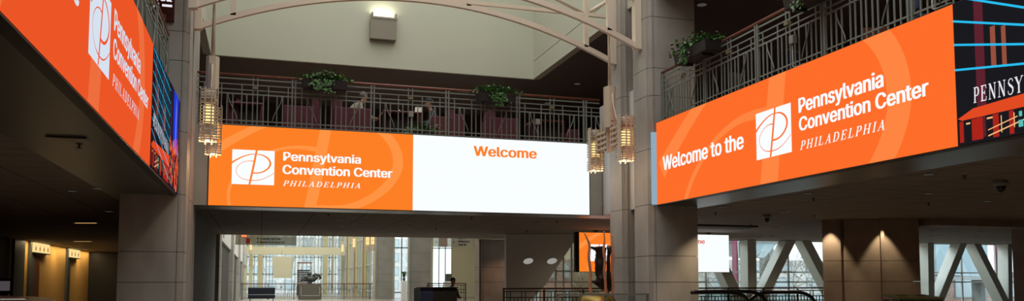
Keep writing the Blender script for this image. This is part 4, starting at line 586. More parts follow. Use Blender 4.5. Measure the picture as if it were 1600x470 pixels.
# ================================================================ balcony railings
def railing(label, o, ax, n_in, L, posts, ztop=5.88, zdeck=ZT, hand='handrail', paint='rail_paint', first=0.0, dark=False, group=None, bay=1.79, z_off=0):
    """metal balcony railing; o start point, ax direction, n_in inward normal"""
    o = Vector(o); ax = Vector(ax); n_in = Vector(n_in)
    t = empty('balcony_railing', o+Vector((0, 0, zdeck)), label, 'railing', group)
    H = ztop-zdeck
    P = lambda s, h, d=0: o+ax*s+n_in*d+Vector((0, 0, zdeck+h))
    def bar(bm, s0, h0, s1, h1, w=.022, dpt=.022):
        a, c = P(s0, h0), P(s1, h1); dr = (c-a).normalized(); sd = dr.cross(n_in).normalized()
        vs = []
        for q in (a, c):
            for x, y in ((-1, -1), (1, -1), (1, 1), (-1, 1)): vs.append(bm.verts.new(q+sd*(x*w/2)+n_in*(y*dpt/2)))
        for f in ((0, 1, 2, 3), (7, 6, 5, 4), (0, 4, 5, 1), (1, 5, 6, 2), (2, 6, 7, 3), (3, 7, 4, 0)): bm.faces.new([vs[i] for i in f])
    b = NB(); tube(b, [P(0, H), P(L, H)], .03, 10); obj('handrail', b, hand, t)
    for h, w in ((H-.085, .03), (H-.21, .022), (H-.33, .022), (H-.425, .03), (.14, .025), (.045, .03)):
        b = NB(); bar(b, 0, h, L, h, w, .02); obj('rail', b, paint, t)
    for s in posts:
        b = NB(); bar(b, s-.035, 0, s-.035, H-.03, .032, .05); bar(b, s+.035, 0, s+.035, H-.03, .032, .05); bar(b, s-.035, H-.2, s+.035, H-.2, .04, .03); bar(b, s, .0, s, .03, .13, .09)
        obj('post', b, paint, t)
    cnt = 0
    for s0 in [first]+[p for p in posts if p >= first]:
        for f, kind in ((.10, 't'), (.165, 'r'), (.235, 's'), (.34, 't'), (.40, 's'), (.472, 'c'), (.528, 'c'), (.60, 's'), (.66, 't'), (.765, 's'), (.835, 'l'), (.90, 't')):
            s = s0+f*bay
            if s < 0 or s > L: continue
            cnt += 1
            b = NB(); hh = {'t': H-.22, 's': H-.425, 'c': H-.03, 'r': H-.425, 'l': H-.425}[kind]
            bar(b, s, .045, s, hh, .022, .018)
            if cnt <= 100: br = obj('baluster', b, paint, t)
            else: b.free(); continue
            if kind in 'rl':
                g = 1 if kind == 'r' else -1; c = NB(); pts = []
                for i in range(11):
                    q = i/10; pts.append(P(s+g*(.03+.17*(q**1.9)) if False else s+g*(.02+.20*math.sin(q*PI/2*.98)**2.2*1.0), (H-.425)*(1-q)+.14*q, .022))
                tube(c, pts, .011, 6); obj('curved_bar', c, paint, br)
            if kind == 'c' and f < .5:
                c = NB(); a = P(s+.028*bay, H-.275); box(c, a-Vector((.05, .05, .03))*1.0, a+Vector((.05, .05, .03))); 
                obj('cap_block', c, 'cap_tan' if not dark else paint, br)
    return t
cp = [.0+.035, .64+1.13, 2.43+1.13, 4.22+1.13, 6.01+1.13, 7.79+1.13]
t = railing('grey metal railing with brown handrail along the bridge above the centre screen', (-1.13-.3, YC+.15, 0), (1, 0, 0), (0, -1, 0), 9.62, [x+.3 for x in cp], first=-1.46)
pr = [0.03+1.79*i for i in range(8)]
railing('grey railing with brown handrail above the right orange screen', (XR+.15, 16.0, 0), (0, -1, 0), (-1, 0, 0), 13.5, pr, ztop=5.83, first=-1.0)
railing('grey railing seen end on above the left orange screen', (XL-.17, 16.2, 0), (0, -1, 0), (1, 0, 0), 12.5, pr[:7], ztop=5.83, first=-1.0)
# slim cable duct with junction boxes on the balcony railings
def junction(label, p, ax, n):
    p = Vector(p); ax = Vector(ax); n = Vector(n)
    t = empty('junction_box', p, label, 'electrical box')
    b = NB(); c = p+Vector((0, 0, .50)); box(b, c-ax*.055-n*.04-Vector((0, 0, .07)), c+ax*.055+n*.04+Vector((0, 0, .07)), bev=.008); obj('housing', b, 'junction', t)
    b = NB(); tube(b, [p+ax*.01+Vector((0, 0, .44)), p+ax*.01+Vector((0, 0, .06)), p-ax*.03+Vector((0, 0, .03)), p-ax*.3+Vector((0, 0, .03))], .013, 8); obj('conduit', b, 'junction', t)
junction('small grey electrical box on the bridge railing beside the seated man in a cap', (3.33, YC+.08, ZT), (1, 0, 0), (0, 1, 0))
junction('small grey electrical box on the bridge railing near the right lantern', (5.55+1.2-.25, YC+.08, ZT), (1, 0, 0), (0, 1, 0))
q = ray_at(1240, 80, X=XR+.08); junction('grey electrical box on the right balcony railing above the emblem', (XR+.07, q.y, ZT), (0, 1, 0), (1, 0, 0))
q = ray_at(1488, 6, X=XR+.08); junction('grey electrical box at the top right, above the screen seam', (XR+.07, q.y+.3, ZT+.02), (0, 1, 0), (1, 0, 0))

# ================================================================ planters on the rails
def leaf(bm, c, d, n, s, mi=0):
    d = d.normalized(); sd = d.cross(n).normalized(); n = sd.cross(d).normalized()
    pr = [(0, 0, 0), (.25, .42, .06), (.55, .40, .08), (1, 0, -.08), (.55, -.40, .08), (.25, -.42, .06)]
    vs = [bm.verts.new(c+d*(x*s)+sd*(y*s)+n*(z*s)) for x, y, z in pr]; m0 = bm.verts.new(c+d*(.5*s))
    for i in range(6): f = bm.faces.new((m0, vs[i], vs[(i+1) % 6])); f.material_index = mi; f.smooth = True
def planter(label, c, ax, n, L, seed, vines=2, h=.21, group='planters hung on the balcony rails'):
    c = Vector(c); ax = Vector(ax); n = Vector(n); rr = random.Random(seed)
    t = empty('planter_box', c, label, 'planter', group)
    up = Vector((0, 0, 1)); b = NB()
    a0, a1 = .155, .18
    lo = [c-ax*(L/2-.02)-n*a0, c+ax*(L/2-.02)-n*a0, c+ax*(L/2-.02)+n*a0, c-ax*(L/2-.02)+n*a0]
    hi = [c-ax*(L/2)-n*a1+up*h, c+ax*(L/2)-n*a1+up*h, c+ax*(L/2)+n*a1+up*h, c-ax*(L/2)+n*a1+up*h]
    V = [b.verts.new(p) for p in lo+hi]
    for f in ((3, 2, 1, 0), (4, 5, 6, 7), (0, 1, 5, 4), (1, 2, 6, 5), (2, 3, 7, 6), (3, 0, 4, 7)): b.faces.new([V[i] for i in f])
    bmesh.ops.bevel(b, geom=b.edges[:], offset=.01, segments=2, affect='EDGES')
    obj('box', b, 'planter', t)
    for s in (-.3, .3):
        b = NB(); q = c+ax*(s*L)-up*.045; box(b, q-ax*.03-n*.12-up*.0, q+ax*.03+n*.12+up*.045, bev=.005); obj('bracket', b, 'bracket', t)
    b = NB(); q = c+n*(a1+.001)+up*(h*.5); box(b, q-ax*.03-n*.008-up*.012, q+ax*.03+n*.004+up*.012); obj('tag', b, 'white_paper', t)
    b = NB()
    for i in range(560):
        s = rr.gauss(0, .27)*L; s = max(-.62*L, min(.62*L, s)); e = rr.gauss(0, .13)
        zz = h+.02+abs(rr.gauss(0, .085))*(1.1-abs(s)/L)
        p = c+ax*s+n*e+up*zz
        d = ax*(s*.8+rr.gauss(0, .5))+n*(e*3+rr.gauss(0, .5))+up*rr.uniform(-.5, .5)
        leaf(b, p, d, up+ax*rr.gauss(0, .4)+n*rr.gauss(0, .4), rr.uniform(.045, .085), rr.randrange(2))
    for v in range(vines):
        s = rr.uniform(-.45, .45)*L if v else .05*L
        for i in range(46):
            p = c+ax*(s+rr.gauss(0, .07))+n*(a1+.02+rr.random()*.05)+up*(h-rr.random()*(.3 if v == 0 else .22))
            leaf(b, p, up*-1+ax*rr.gauss(0, .5)+n*rr.random(), n+up*.3, rr.uniform(.04, .07), rr.randrange(2))
    obj('foliage', b, ['leaf', 'leaf_dark'], t, recalc=False)
up = Vector((0, 0, 1))
planter('black planter box of trailing green leaves on the left half of the bridge rail', (1.31, YC-.12, 5.60), (1, 0, 0), (0, -1, 0), 1.0, 1)
planter('black planter box of trailing green leaves on the right half of the bridge rail', (5.36, YC-.12, 5.57), (1, 0, 0), (0, -1, 0), .95, 2, 3)
planter('black planter box of green leaves on the right balcony rail beside the pillar', (XR-.13, 14.0, 5.60), (0, 1, 0), (-1, 0, 0), 1.25, 3, 2)
planter('planter box cut by the top edge of the picture, on the right balcony rail', (XR-.13, 10.5, 5.56), (0, 1, 0), (-1, 0, 0), 1.0, 4, 1)

# ================================================================ roof trusses
def truss(label, y, ends):
    t = empty('roof_truss', (3.32, y, 6.4), label, 'truss', 'arched roof trusses')
    XM = 3.315; HW = 4.62; dz = .115; dy = .10
    zb = lambda x: 7.5-.0485*(x-XM)**2
    b = NB(); n = 40; prev = None
    rings = []
    for i in range(n+1):
        x = XM-HW+2*HW*i/n; sl = -.097*(x-XM); L = math.hypot(1, sl); nx, nz = -sl/L, 1/L
        z = zb(x)
        rings.append([b.verts.new((x+nx*h, y+d, z+nz*h)) for h, d in ((0, -dy/2), (0, dy/2), (dz, dy/2), (dz, -dy/2))])
    for A, B in zip(rings, rings[1:]):
        for j in range(4): b.faces.new((A[j], B[j], B[(j+1) % 4], A[(j+1) % 4]))
    b.faces.new(rings[0][::-1]); b.faces.new(rings[-1]); obj('bottom_chord', b, 'truss_paint', t)
    obj('middle_chord', box(NB(), (XM-HW+.05, y-.04, 7.57), (XM+HW-.05, y+.04, 7.65)), 'truss_paint', t)
    obj('top_chord', box(NB(), (XM-HW+.05, y-.05, 8.75), (XM+HW-.05, y+.05, 8.87)), 'truss_paint', t)
    for x in (-3.98, -1.1, 1.1, 3.98):
        obj('post', box(NB(), (XM+x-.055, y-.05, zb(XM+x)+.08), (XM+x+.055, y+.05, 8.75)), 'truss_paint', t)
    for g in (-1, 1):
        for a, c in (((4.55, 8.0), (3.98, 7.62)), ((3.95, 7.62), (1.15, 8.75)), ((1.1, 7.62), (0, 8.75))):
            bb = NB(); tube(bb, [(XM+g*a[0], y, a[1]), (XM+g*c[0], y, c[1])], .045, 4); obj('diagonal', bb, 'truss_paint', t)
        x = XM+g*4.60
        obj('end_plate', slab(NB(), [(x-g*.02, y-.09, 6.46), (x+g*.13, y-.09, 6.44), (x+g*.13, y-.09, 9.0), (x-g*.02, y-.09, 9.0)], (0, .18, 0)), 'truss_paint', t)
    return t
truss('cream arched truss spanning the atrium, the nearer of the pair', 16.45, 0)
truss('cream arched truss spanning the atrium, the farther of the pair', 17.8, 0)

# ================================================================ lantern fixtures
def lantern_cage(parent, c):
    """square cage: four uprights, two side plates, two stacks of flat rings around a glass tube"""
    x, y, z0 = c; H = 1.03; r = .145
    cg = NB()
    for g in (-1, 1):
        box(cg, (x+g*r, y-.07, z0+.03), (x+g*(r+.014), y+.07, z0+H))
        box(cg, (x-.012+g*.055, y-r-.02, z0+.0), (x+.012+g*.055, y-r-.004, z0+H-.02)); box(cg, (x-.012+g*.055, y+r+.004, z0+.0), (x+.012+g*.055, y+r+.02, z0+H-.02))
    for z in [.04, .085, .13, .175, .235]+[.36+.058*i for i in range(7)]+[.80, .85, .90, .95]:
        ring = [(-r, -r), (r, -r), (r, r), (-r, r)]
        for i in range(4):
            a, e = ring[i], ring[(i+1) % 4]
            box(cg, (x+min(a[0], e[0])-.008, y+min(a[1], e[1])-.008, z0+z), (x+max(a[0], e[0])+.008, y+max(a[1], e[1])+.008, z0+z+.023))
    o = obj('lantern_cage', cg, 'fixture', parent)
    b = cyl(NB(), (x, y), .085, .085, z0+.06, z0+.36); cyl(b, (x, y), .085, .085, z0+.70, z0+.99); obj('lantern_tube', b, 'lamp_metal', o)
    b = cyl(NB(), (x, y), .09, .09, z0+.365, z0+.695); obj('lamp', b, 'warm_lamp', o)
    b = cyl(NB(), (x, y), .07, .07, z0+.045, z0+.058); obj('bottom_lamp', b, 'warm_core', o)
    return o
def lantern_fixture(label, x, y=16.6, lights=True):
    t = empty('pendant_lantern', (x, y, 3.7), label, 'lantern', 'pendant lanterns')
    b = NB(); tube(b, [(x, y, 5.6), (x, y, 6.6), (x, y, 7.75)], [.04, .025, .022], 8); obj('rod', b, 'fixture', t)
    b = NB(); prism(b, [(x-.12, y-.06), (x-.12, y+.06), (x-.06, y+.13), (x+.06, y+.13), (x+.12, y+.06), (x+.12, y-.06), (x+.06, y-.13), (x-.06, y-.13)], 4.66, 5.58)
    obj('body', b, 'fixture', t)
    for g in (-1, 1):
        b = NB(); box(b, (x-.035, y+g*.13, 4.8), (x+.035, y+g*.155, 5.45), bev=.008)
        tube(b, [(x+.0, y+g*.16, 5.4), (x, y+g*.2, 5.15), (x, y+g*.38, 4.75), (x, y+g*.62, 4.42)], .018, 6)
        obj('scroll', b, 'fixture', t)
        b = NB()
        for z in (4.22, 4.34, 4.46, 4.58): box(b, (x-.05, y+g*.1, z), (x+.05, y+g*.68, z+.05))
        for s in (.22, .42, .62): box(b, (x-.04, y+g*s-.015, 4.17), (x+.04, y+g*s+.015, 4.66))
        box(b, (x-.03, y+g*.1-.03, 4.12), (x+.03, y+g*.1+.03, 4.7))
        obj('arm', b, 'fixture', t)
    for g in (-1, 1): lantern_cage(t, (x, y+g*.82, 3.77))
    if lights:
        for g in (-1, 1):
            l = bpy.data.lights.new('lantern_light', 'POINT'); l.energy = 9; l.color = (1, .7, .4); l.shadow_soft_size = .08
            o = bpy.data.objects.new('lantern_light', l); COL.objects.link(o); o.location = (x, y+g*.82+.0, 3.72)
    return t
lantern_fixture('cream pendant lantern pair hanging at the left corner of the atrium', -.97)
lantern_fixture('cream pendant lantern pair hanging beside the right pillars', 7.36)

# ================================================================ wall sconce
t = empty('wall_sconce', (3.37, 24.4, 8.5), 'grey square uplight sconce high on the pale wall', 'wall light')
b = NB(); slab(b, [(2.98, 24.4, 8.50), (2.98, 24.16, 8.50), (2.98, 24.12, 9.10), (2.98, 24.4, 9.10)], (.78, 0, 0)); obj('housing', b, 'sconce_metal', t)
b = NB(); box(b, (3.02, 24.14, 9.10), (3.06, 24.4, 9.30)); box(b, (3.72, 24.14, 9.10), (3.76, 24.4, 9.30)); box(b, (3.02, 24.1, 9.10), (3.78, 24.14, 9.16)); obj('bracket', b, 'sconce_metal', t)
b = NB(); box(b, (3.09, 24.2, 9.10), (3.69, 24.32, 9.26)); obj('lamp', b, 'sconce_lamp', t)
area('sconce_light', (3.37, 24.25, 9.30),   .6, .2, 6, (1, .93, .72), (PI, 0, 0))

# ================================================================ ceiling fittings
def downlight(p, label, r=.11, m='downlight_dim', group='recessed ceiling lights'):
    t = empty('downlight', p, label, 'ceiling light', group)
    b = lathe(NB(), p, [(r*.72, -.004), (r, -.012), (r, .0)], 20); obj('trim_ring', b, 'post_grey', t)
    obj('lens', cyl(NB(), (p[0], p[1]), r*.7, r*.7, p[2]-.008, p[2]-.002, 20), m, t)
pts = [(1128, 323), (1262, 302), (1451, 272), (1199, 337.5), (1226, 331), (1451, 302), (1542, 314)]
for k, (u, v) in enumerate(pts):
    q = ray_at(u, v, Z=ZB); downlight((q.x, q.y, ZB), 'round recessed light in the dark ceiling right of the right pillar')
for u, v in ((152, 294), (113, 298), (170, 330), (1155, 356.5), (1168, 357), (1212, 355.5), (1240, 368), (1206, 369), (1187, 370)):
    q = ray_at(u, v, Z=ZB)
    if q.y < 52: downlight((q.x, q.y, ZB), 'round recessed light in the dark left ceiling' if u < 400 else 'round recessed light in the ceiling towards the right windows', group='recessed lights deep under the slabs')
for u, v in ((1455, 349), (1466, 350), (1455, 359), (1466, 358), (1455, 368), (1466, 367), (1542, 353), (1554, 352), (1533, 361), (1526, 369)):
    q = ray_at(u, v, Z=ZB)
    if q.y < YW-.3: downlight((q.x, q.y, ZB), 'one of the small recessed lights in the ceiling before the far right windows', .1, group='small recessed lights before the right windows')
for u, v in ((550, 341), (551, 350), (376, 350), (381, 359), (370, 338), (530, 343), (573, 357), (676, 344), (640, 352), (622, 363), (838, 347), (771, 372), (534, 353), (520, 362)):
    q = ray_at(u, v, Z=ZB)
    if YC+1 < q.y < YB: downlight((q.x, q.y, ZB), 'one of the dark recessed lights under the bridge ceiling', .1, 'black', 'recessed lights under the bridge')
for u, v in ((902, 131), (855, 161)):
    q = ray_at(u, v, Z=ZU); downlight((q.x, q.y, ZU), 'round recessed light in the upper ceiling right of the pale wall', .14, group='upper ceiling lights')
downlight((9.72, 16.6, ZU), 'round recessed light in the upper right ceiling at the top of the picture', .16, group=None)
def sprinkler(p):
    t = empty('sprinkler', p, 'small dark sprinkler head hanging from the tiled ceiling', 'sprinkler', 'ceiling sprinklers')
    b = lathe(NB(), p, [(.04, 0), (.04, -.01), (.012, -.014), (.012, -.05), (.03, -.055), (.03, -.06)][::-1], 12); obj('head', b, 'bracket', t)
for u, v in ((1271, 309), (1507, 274), (1118, 332), (1272, 336), (1451, 317), (1172, 350), (124, 224), (513, 334), (737, 339), (681, 356), (823, 360), (870, 345)):
    q = ray_at(u, v, Z=ZB); sprinkler((q.x, q.y, ZB))
def camera_dome(u, v, label, r):
    q = ray_at(u, v, Z=ZB); p = (q.x, q.y, ZB)
    t = empty('dome_camera', p, label, 'security camera')
    obj('housing', lathe(NB(), p, [(r, 0), (r*1.02, -.05), (r*.9, -.09), (r*.6, -.1)][::-1], 24), 'junction', t)
    obj('dome', lathe(NB(), p, [(r*.72, -.07), (r*.7, -.12), (r*.5, -.17), (r*.2, -.195), (.01, -.2)][::-1], 24), 'rubber', t)
camera_dome(1198, 335, 'dark dome security camera on the ceiling right of the white hanging screen', .10)
camera_dome(1563, 282, 'dark dome security camera on the ceiling at the right edge', .11)
def slot(u0, u1, v, label):
    a = ray_at(u0, v, Z=ZB-.01); c = ray_at(u1, v, Z=ZB-.01)
    t = empty('slot_light', (a+c)/2, label, 'ceiling light')
    dd = (c-a).normalized(); nn = Vector((-dd.y, dd.x, 0))
    obj('lens', slab(NB(), [a-nn*.06, c-nn*.06, c+nn*.06, a+nn*.06], (0, 0, .012)), 'downlight_warm', t)
    obj('frame', slab(NB(), [a-nn*.1-dd*.05, c-nn*.1+dd*.05, c+nn*.1+dd*.05, a+nn*.1-dd*.05], (0, 0, .011)), 'white_fascia', t).location.z += .003
slot(118, 150, 348.5, 'warm strip light in the dark left ceiling, the nearer one')
slot(116, 142, 377.2, 'warm strip light in the dark left ceiling, the farther one')
# ceiling diffuser box near the hanging screen
q = ray_at(1120, 353, Z=ZB); t = empty('ceiling_panel', (q.x, q.y, ZB), 'flat pale panel on the ceiling above the white hanging screen', 'ceiling panel')
obj('panel', box(NB(), (q.x-1.2, q.y-.5, ZB-.05), (q.x+1.1, q.y+.5, ZB)), 'dark_wall', t)
q = ray_at(75, 213, Z=ZB); t = empty('access_hatch', (q.x, q.y, ZB), 'faint access hatch in the dark soffit under the left screen', 'hatch')
b = NB(); q2 = ray_at(135, 213, Z=ZB); box(b, (q.x, q.y-.12, ZB-.03), (q2.x, q.y+.12, ZB-.006)); obj('cover', b, 'soffit', t)
# warm downlights over the big pillar
for c, pw in ((along(p0, .22, .22), 100), (along(p2, .045, .24), 84)):
    t = empty('wall_washer', (*c, ZB), 'warm wall washer light over the ' + ('left' if pw == 100 else 'middle') + ' face of the wide brown pillar', 'ceiling light')
    obj('trim_ring', lathe(NB(), (*c, ZB), [(.07, -.02), (.11, -.02), (.11, 0)], 20), 'brass_dome', t)
    spot('wall_washer_light', (*c, ZB-.03), pw*1.25, 66, (1, .79, .48), tgt=(c[0]-nv.x*.04, c[1]-nv.y*.04, 0), blend=.5)
spot('pillar_downlight', (9.75, 15.35, ZB-.03), 150, 82, (1, .76, .48), tgt=(9.3, 15.85, .5), blend=.7)
spot('pier_downlight', (9.9, 28.9, ZB-.05), 70, 70, (1, .62, .36), tgt=(8.9, 30.3, .6), blend=.7)
spot('bin_downlight', (11.2, 12.4, ZB-.03), 16, 90, (1, .75, .45), tgt=(11, 12.3, 0), blend=.7)
for x, y in ((10, 21.5), (10.5, 25), (13.5, 27), (19, 25), (10, 8), (13, 10), (12, 16), (17, 13), (22, 22), (27, 22), (14, 24), (-4, 12), (-5, 19), (19, 14), (24, 15), (5.2, 23.5)):
    spot('room_fill_spot', (x, y, ZB-.03), 130, 150, (1, .78, .55), tgt=(x, y, 0), blend=.8, r=.08)  # fill spots added to brighten the lower hall, with no fittings of their own

for x, y in ((.5, 26), (3.3, 26.5), (6, 26), (11, 8), (11.5, 14), (12, 21), (-5, 12)):
    spot('upper_fill_spot', (x, y, ZU-.03), 210, 140, (1, .82, .66), tgt=(x, y, 0), blend=.8, r=.08)  # added fill for the bridge deck and balconies, no lamps modelled here
# ================================================================ right hall: window wall with slanted braces
q0 = XR+1.2; X1 = 33.5
b = NB(); box(b, (X1, YW, 0), (X1+.3, YW+.8, ZB)); box(b, (9.25, YW+.75, ZB-.02), (X1, YW+.8, ZB+.3)); struct('trim_6', b, 'stone_brown')
ws = sorted([ray_at(u, 440, Y=YW+1.0).x for u in (868, 880, 893, 1103, 1163, 1232, 1288, 1443, 1503, 1557, 1600)]+[13.5, 16, 34])
b = NB()
for i, x in enumerate(ws): box(b, (x-.035, YW+.97, 0), (x+.035, YW+1.03, ZB))
for z in (.35, 1.24, 1.65): box(b, (10.2, YW+.975, z-.03), (34, YW+1.025, z+.03))
box(b, (10.2, YW+.95, 0), (34, YW+1.05, .2))
wn = struct('window_1', b, 'window_frame')
g = NB(); box(g, (10.2, YW+.995, .2), (34, YW+1.005, ZB)); obj('glass', g, 'glass', wn)
for nme, u in (('a', 1107.5), ('b', 1535)):
    q = ray_at(1148 if nme == 'a' else 1557, 420, Y=YW+1.3)
    t = empty('banner', (q.x, YW+1.3, 0), 'pink vertical banner outside the window right of the white hanging screen' if nme == 'a' else 'narrow magenta banner outside the far right window', 'banner')
    obj('cloth', box(NB(), (q.x-.12, YW+1.29, .6), (q.x+.12, YW+1.31, 3.1)), 'pink_banner', t); b = NB(); tube(b, [(q.x+.15, YW+1.3, -.1), (q.x+.15, YW+1.3, 3.2)], .03, 6); obj('pole', b, 'steel', t)
def brace(label, u_top, u_bot, v_top=376, v_bot=452, wpx=18, depth=.75, y=YW, group='slanted white braces of the window wall'):
    a = ray_at(u_top, v_top, Y=y); c = ray_at(u_bot, v_bot, Y=y); wd = wpx*.0262
    sl = (c.x-a.x)/(c.z-a.z); top = ZB-.012; bot = 0
    xa = a.x+sl*(top-a.z); xc = a.x+sl*(bot-a.z)
    return slab(NB(), [(xa, y, top), (xa+wd, y, top), (xc+wd, y, bot), (xc, y, bot)], (0, depth, 0))
def braced(label, items):
    for nm, lab, a in items:
        bm_ = brace(None, *a); o = obj(nm, bm_, 'truss_white'); tag(o, lab, 'brace', None)
braced('', [
    ('upright_post', 'white upright post of the window wall right of the white hanging screen', (1168, 1169, 376, 452, 15, .55)),
    ('slanted_brace', 'white slanted brace leaning right, left leg of the A shape in the middle window', (1229, 1192, 376, 452, 17, .55)),
    ('slanted_brace', 'white slanted brace leaning left, right leg of the A shape in the middle window', (1253, 1292, 376, 450, 17, .55)),
    ('slanted_brace', 'white slanted brace passing behind the white hanging screen', (1104, 1140, 376, 452, 18, .55)),
    ('upright_post', 'white upright post of the far right window beside the wide brown pillar', (1450, 1451, 381, 452, 12, .55)),
    ('slanted_brace', 'white slanted brace, left leg of the A shape in the far right window', (1500, 1467, 382, 464, 14, .55)),
    ('slanted_brace', 'white slanted brace, right leg of the A shape in the far right window', (1523, 1564, 382, 464, 14, .55)),
    ('upright_post', 'white upright post at the right end of the far right window', (1575, 1576, 382, 464, 9, .55)),
])
# slanted stair underside with two round lamps, left of the orange hanging screen
def onplane(u, v, P, N):
    a0 = ray_at(u, v, Y=1.0); d = (a0-EYE); return EYE+d*(((P-EYE).dot(N))/d.dot(N))
PA = ray_at(795, 376, Y=27.6); PB = ray_at(898, 376.5, Y=26.6); PC = ray_at(850, 447.5, Y=27.6)
N_ = (PB-PA).cross(PC-PA).normalized()
if N_.y > 0: N_ = -N_
def slope_at_z(u, z):
    lo_, hi_ = 300.0, 600.0
    for _ in range(40):
        m_ = (lo_+hi_)/2
        if onplane(u, m_, PA, N_).z > z: lo_ = m_
        else: hi_ = m_
    return onplane(u, lo_, PA, N_)
a = [slope_at_z(791, ZB-.01), slope_at_z(903, ZB-.01), onplane(898, 376.5, PA, N_), PC, slope_at_z(806, .02), slope_at_z(791, .02)]
t = empty('stair_soffit', (9.2, 27.5, 0), 'pale slanted underside of a staircase with two round lamps', 'staircase')
b = slab(NB(), a, (0.0, .22, 0)); obj('slanted_soffit', b, 'white_fascia', t)
for u in (825.5, 862.5):
    c = onplane(u, 407.5, a[0], N_); ax_ = (a[1]-a[0]).normalized(); ax_ = (ax_-N_*ax_.dot(N_)).normalized(); ay_ = N_.cross(ax_); ax_, ay_ = ax_+ay_*(.2 if ay_.z > 0 else -.2), ay_-ax_*.1
    b = NB(); vs = [c+N_*.004+ax_*(.175*math.cos(k*PI/16))+ay_*(.10*math.sin(k*PI/16)) for k in range(32)]; slab(b, vs, N_*.02); l_ = obj('round_lamp', b, 'oval_lamp', t)
    b = NB(); tube(b, [c+N_*.01+ax_*(.185*math.cos(k*PI/16))+ay_*(.11*math.sin(k*PI/16)) for k in range(32)], .008, 6, closed=True); obj('lamp_rim', b, 'cream_wall', l_)

# outside the windows
struct('floor_outside', box(NB(), (-60, 97, -.5), (120, 140, -.1)), 'snowy_ground')
struct('floor_street', box(NB(), (36, 20, -.5), (120, 97, -.1)), 'snowy_ground')
def building(label, x0, x1, y, z1, m, rows, cols, base=0):
    t = empty('brick_building', ((x0+x1)/2, y, 0), label, 'building')
    obj('facade', box(NB(), (x0, y, base), (x1, y+4, z1)), m, t)
    for i in range(rows):
        for j in range(cols):
            xc = x0+(j+.5)*(x1-x0)/cols; zc = base+(i+.6)*(z1-base)/rows; ww = (x1-x0)/cols*.28; hh = (z1-base)/rows*.32
            o = obj('window', box(NB(), (xc-ww, y-.05, zc-hh), (xc+ww, y+.02, zc+hh)), 'window_frame', t)
            obj('pane', box(NB(), (xc-ww+.08, y-.06, zc-hh+.08), (xc+ww-.08, y-.051, zc+hh-.08)), 'pale_pane', o)
    return t
struct('floor_plaza', box(NB(), (10.2, YW+1.4, -.5), (60, 60, -.1)), 'snowy_ground')
building('pale pink brick building with grey panes outside the middle window', 16, 37, 44, 2.6, 'pale_brick', 3, 9, -.4)
building('reddish brick wall outside the far right window', 38, 60, 42, 1.75, 'brick', 1, 6, -.4)
building('low brick house outside behind the orange hanging screen', 13.2, 15.6, 40, 2.4, 'brick', 2, 3, -.4)
t = empty('footbridge', (23, 40, 2), 'teal glass footbridge outside above the left leg of the middle brace', 'bridge')
q = ray_at(1160, 378, Y=40); r_ = ray_at(1208, 403, Y=40)
b = slab(NB(), [(q.x, 40, q.z), (r_.x+.4, 40, q.z+.05), (r_.x-.6, 40, r_.z), (q.x, 40, r_.z+.15)], (0, 2, 0)); obj('glass_side', b, 'teal_glass', t)
b = box(NB(), (q.x-.5, 39.9, q.z), (r_.x+.6, 42.1, q.z+.35)); obj('roof', b, 'far_concrete', t)
obj('pier', box(NB(), (r_.x+.1, 40.5, -.1), (r_.x+.4, 41.5, q.z)), 'far_concrete', t)
t = empty('concrete_ramp', (42, 39, 2), 'blue grey slanted glass structure outside the far right window', 'structure')
q = ray_at(1462, 381, Y=39); r_ = ray_at(1545, 432, Y=39)
b = slab(NB(), [(q.x, 39, 3.6), (r_.x, 39, 3.6), (r_.x, 39, r_.z), (q.x, 39, r_.z+.1)], (0, 1.5, 0)); obj('glass_side', b, 'teal_glass', t)
obj('pier', box(NB(), (r_.x-.1, 39.2, -.1), (r_.x+.1, 40.2, r_.z)), 'far_concrete', t)
obj('lower_beam', box(NB(), (q.x-.2, 38.9, r_.z-.2), (r_.x+.2, 40.6, r_.z+.02)), 'far_concrete', t)
def bare_tree(label, x, y, h, seed):
    rr = random.Random(seed); t = empty('bare_tree', (x, y, -.1), label, 'tree', 'bare winter trees outside')
    b = NB()
    def grow(p, d, L, r, k):
        e = p+d*L; tube(b, [p, e], [r*.6, r*.4], 5)
        if k: 
            for _ in range(3 if k > 1 else 4): grow(e, (d+Vector((rr.gauss(0, .5), rr.gauss(0, .5), rr.gauss(.1, .3)))).normalized(), L*.72, r*.6, k-1)
    grow(Vector((x, y, -.1)), Vector((0, 0, 1)), h*.34, .07, 5); obj('branches', b, 'bark', t)
for u, y, h in ((1186, 36, 3.0), (1268, 37, 3.2), (1240, 39, 3.0), (905, 36, 2.6), (1118, 36, 2.6)):
    q = ray_at(u, 430, Y=y); bare_tree('bare winter tree outside the window wall', q.x, y, h, int(u))
# aisle window wall
b = NB(); YA = 66
for x0, x1 in ((8.6, 10.3), (11.5, 13.45), (15.05, 17)): box(b, (x0, YA, 0), (x1, YA+.3, 7))
struct('wall_aisle_end', b, 'cream_wall')
b = NB()
for x0, x1 in ((10.3, 11.5), (13.45, 15.05)):
    n = 3 if x1-x0 > 1.3 else 2
    for i in range(n+1): x = x0+(x1-x0)*i/n; box(b, (x-.035, YA+.1, 0), (x+.035, YA+.18, 7))
    for z in (.4, 4.0, 5.2): box(b, (x0, YA+.1, z-.04), (x1, YA+.18, z+.04))
wn = struct('window_2', b, 'post_grey'); g = NB(); box(g, (10.3, YA+.13, .3), (11.5, YA+.14, 7)); box(g, (13.45, YA+.13, .3), (15.05, YA+.14, 7)); obj('glass', g, 'glass', wn)
t = empty('banner', (14.5, YA-.2, 4), 'pink square hanging above the tall aisle window', 'banner'); obj('cloth', box(NB(), (13.9, YA-.25, 4.1), (14.6, YA-.22, 5.4)), 'pink_banner', t); obj('rod', box(NB(), (13.3, YA-.26, 5.4), (15.2, YA, 5.44)), 'steel', t)

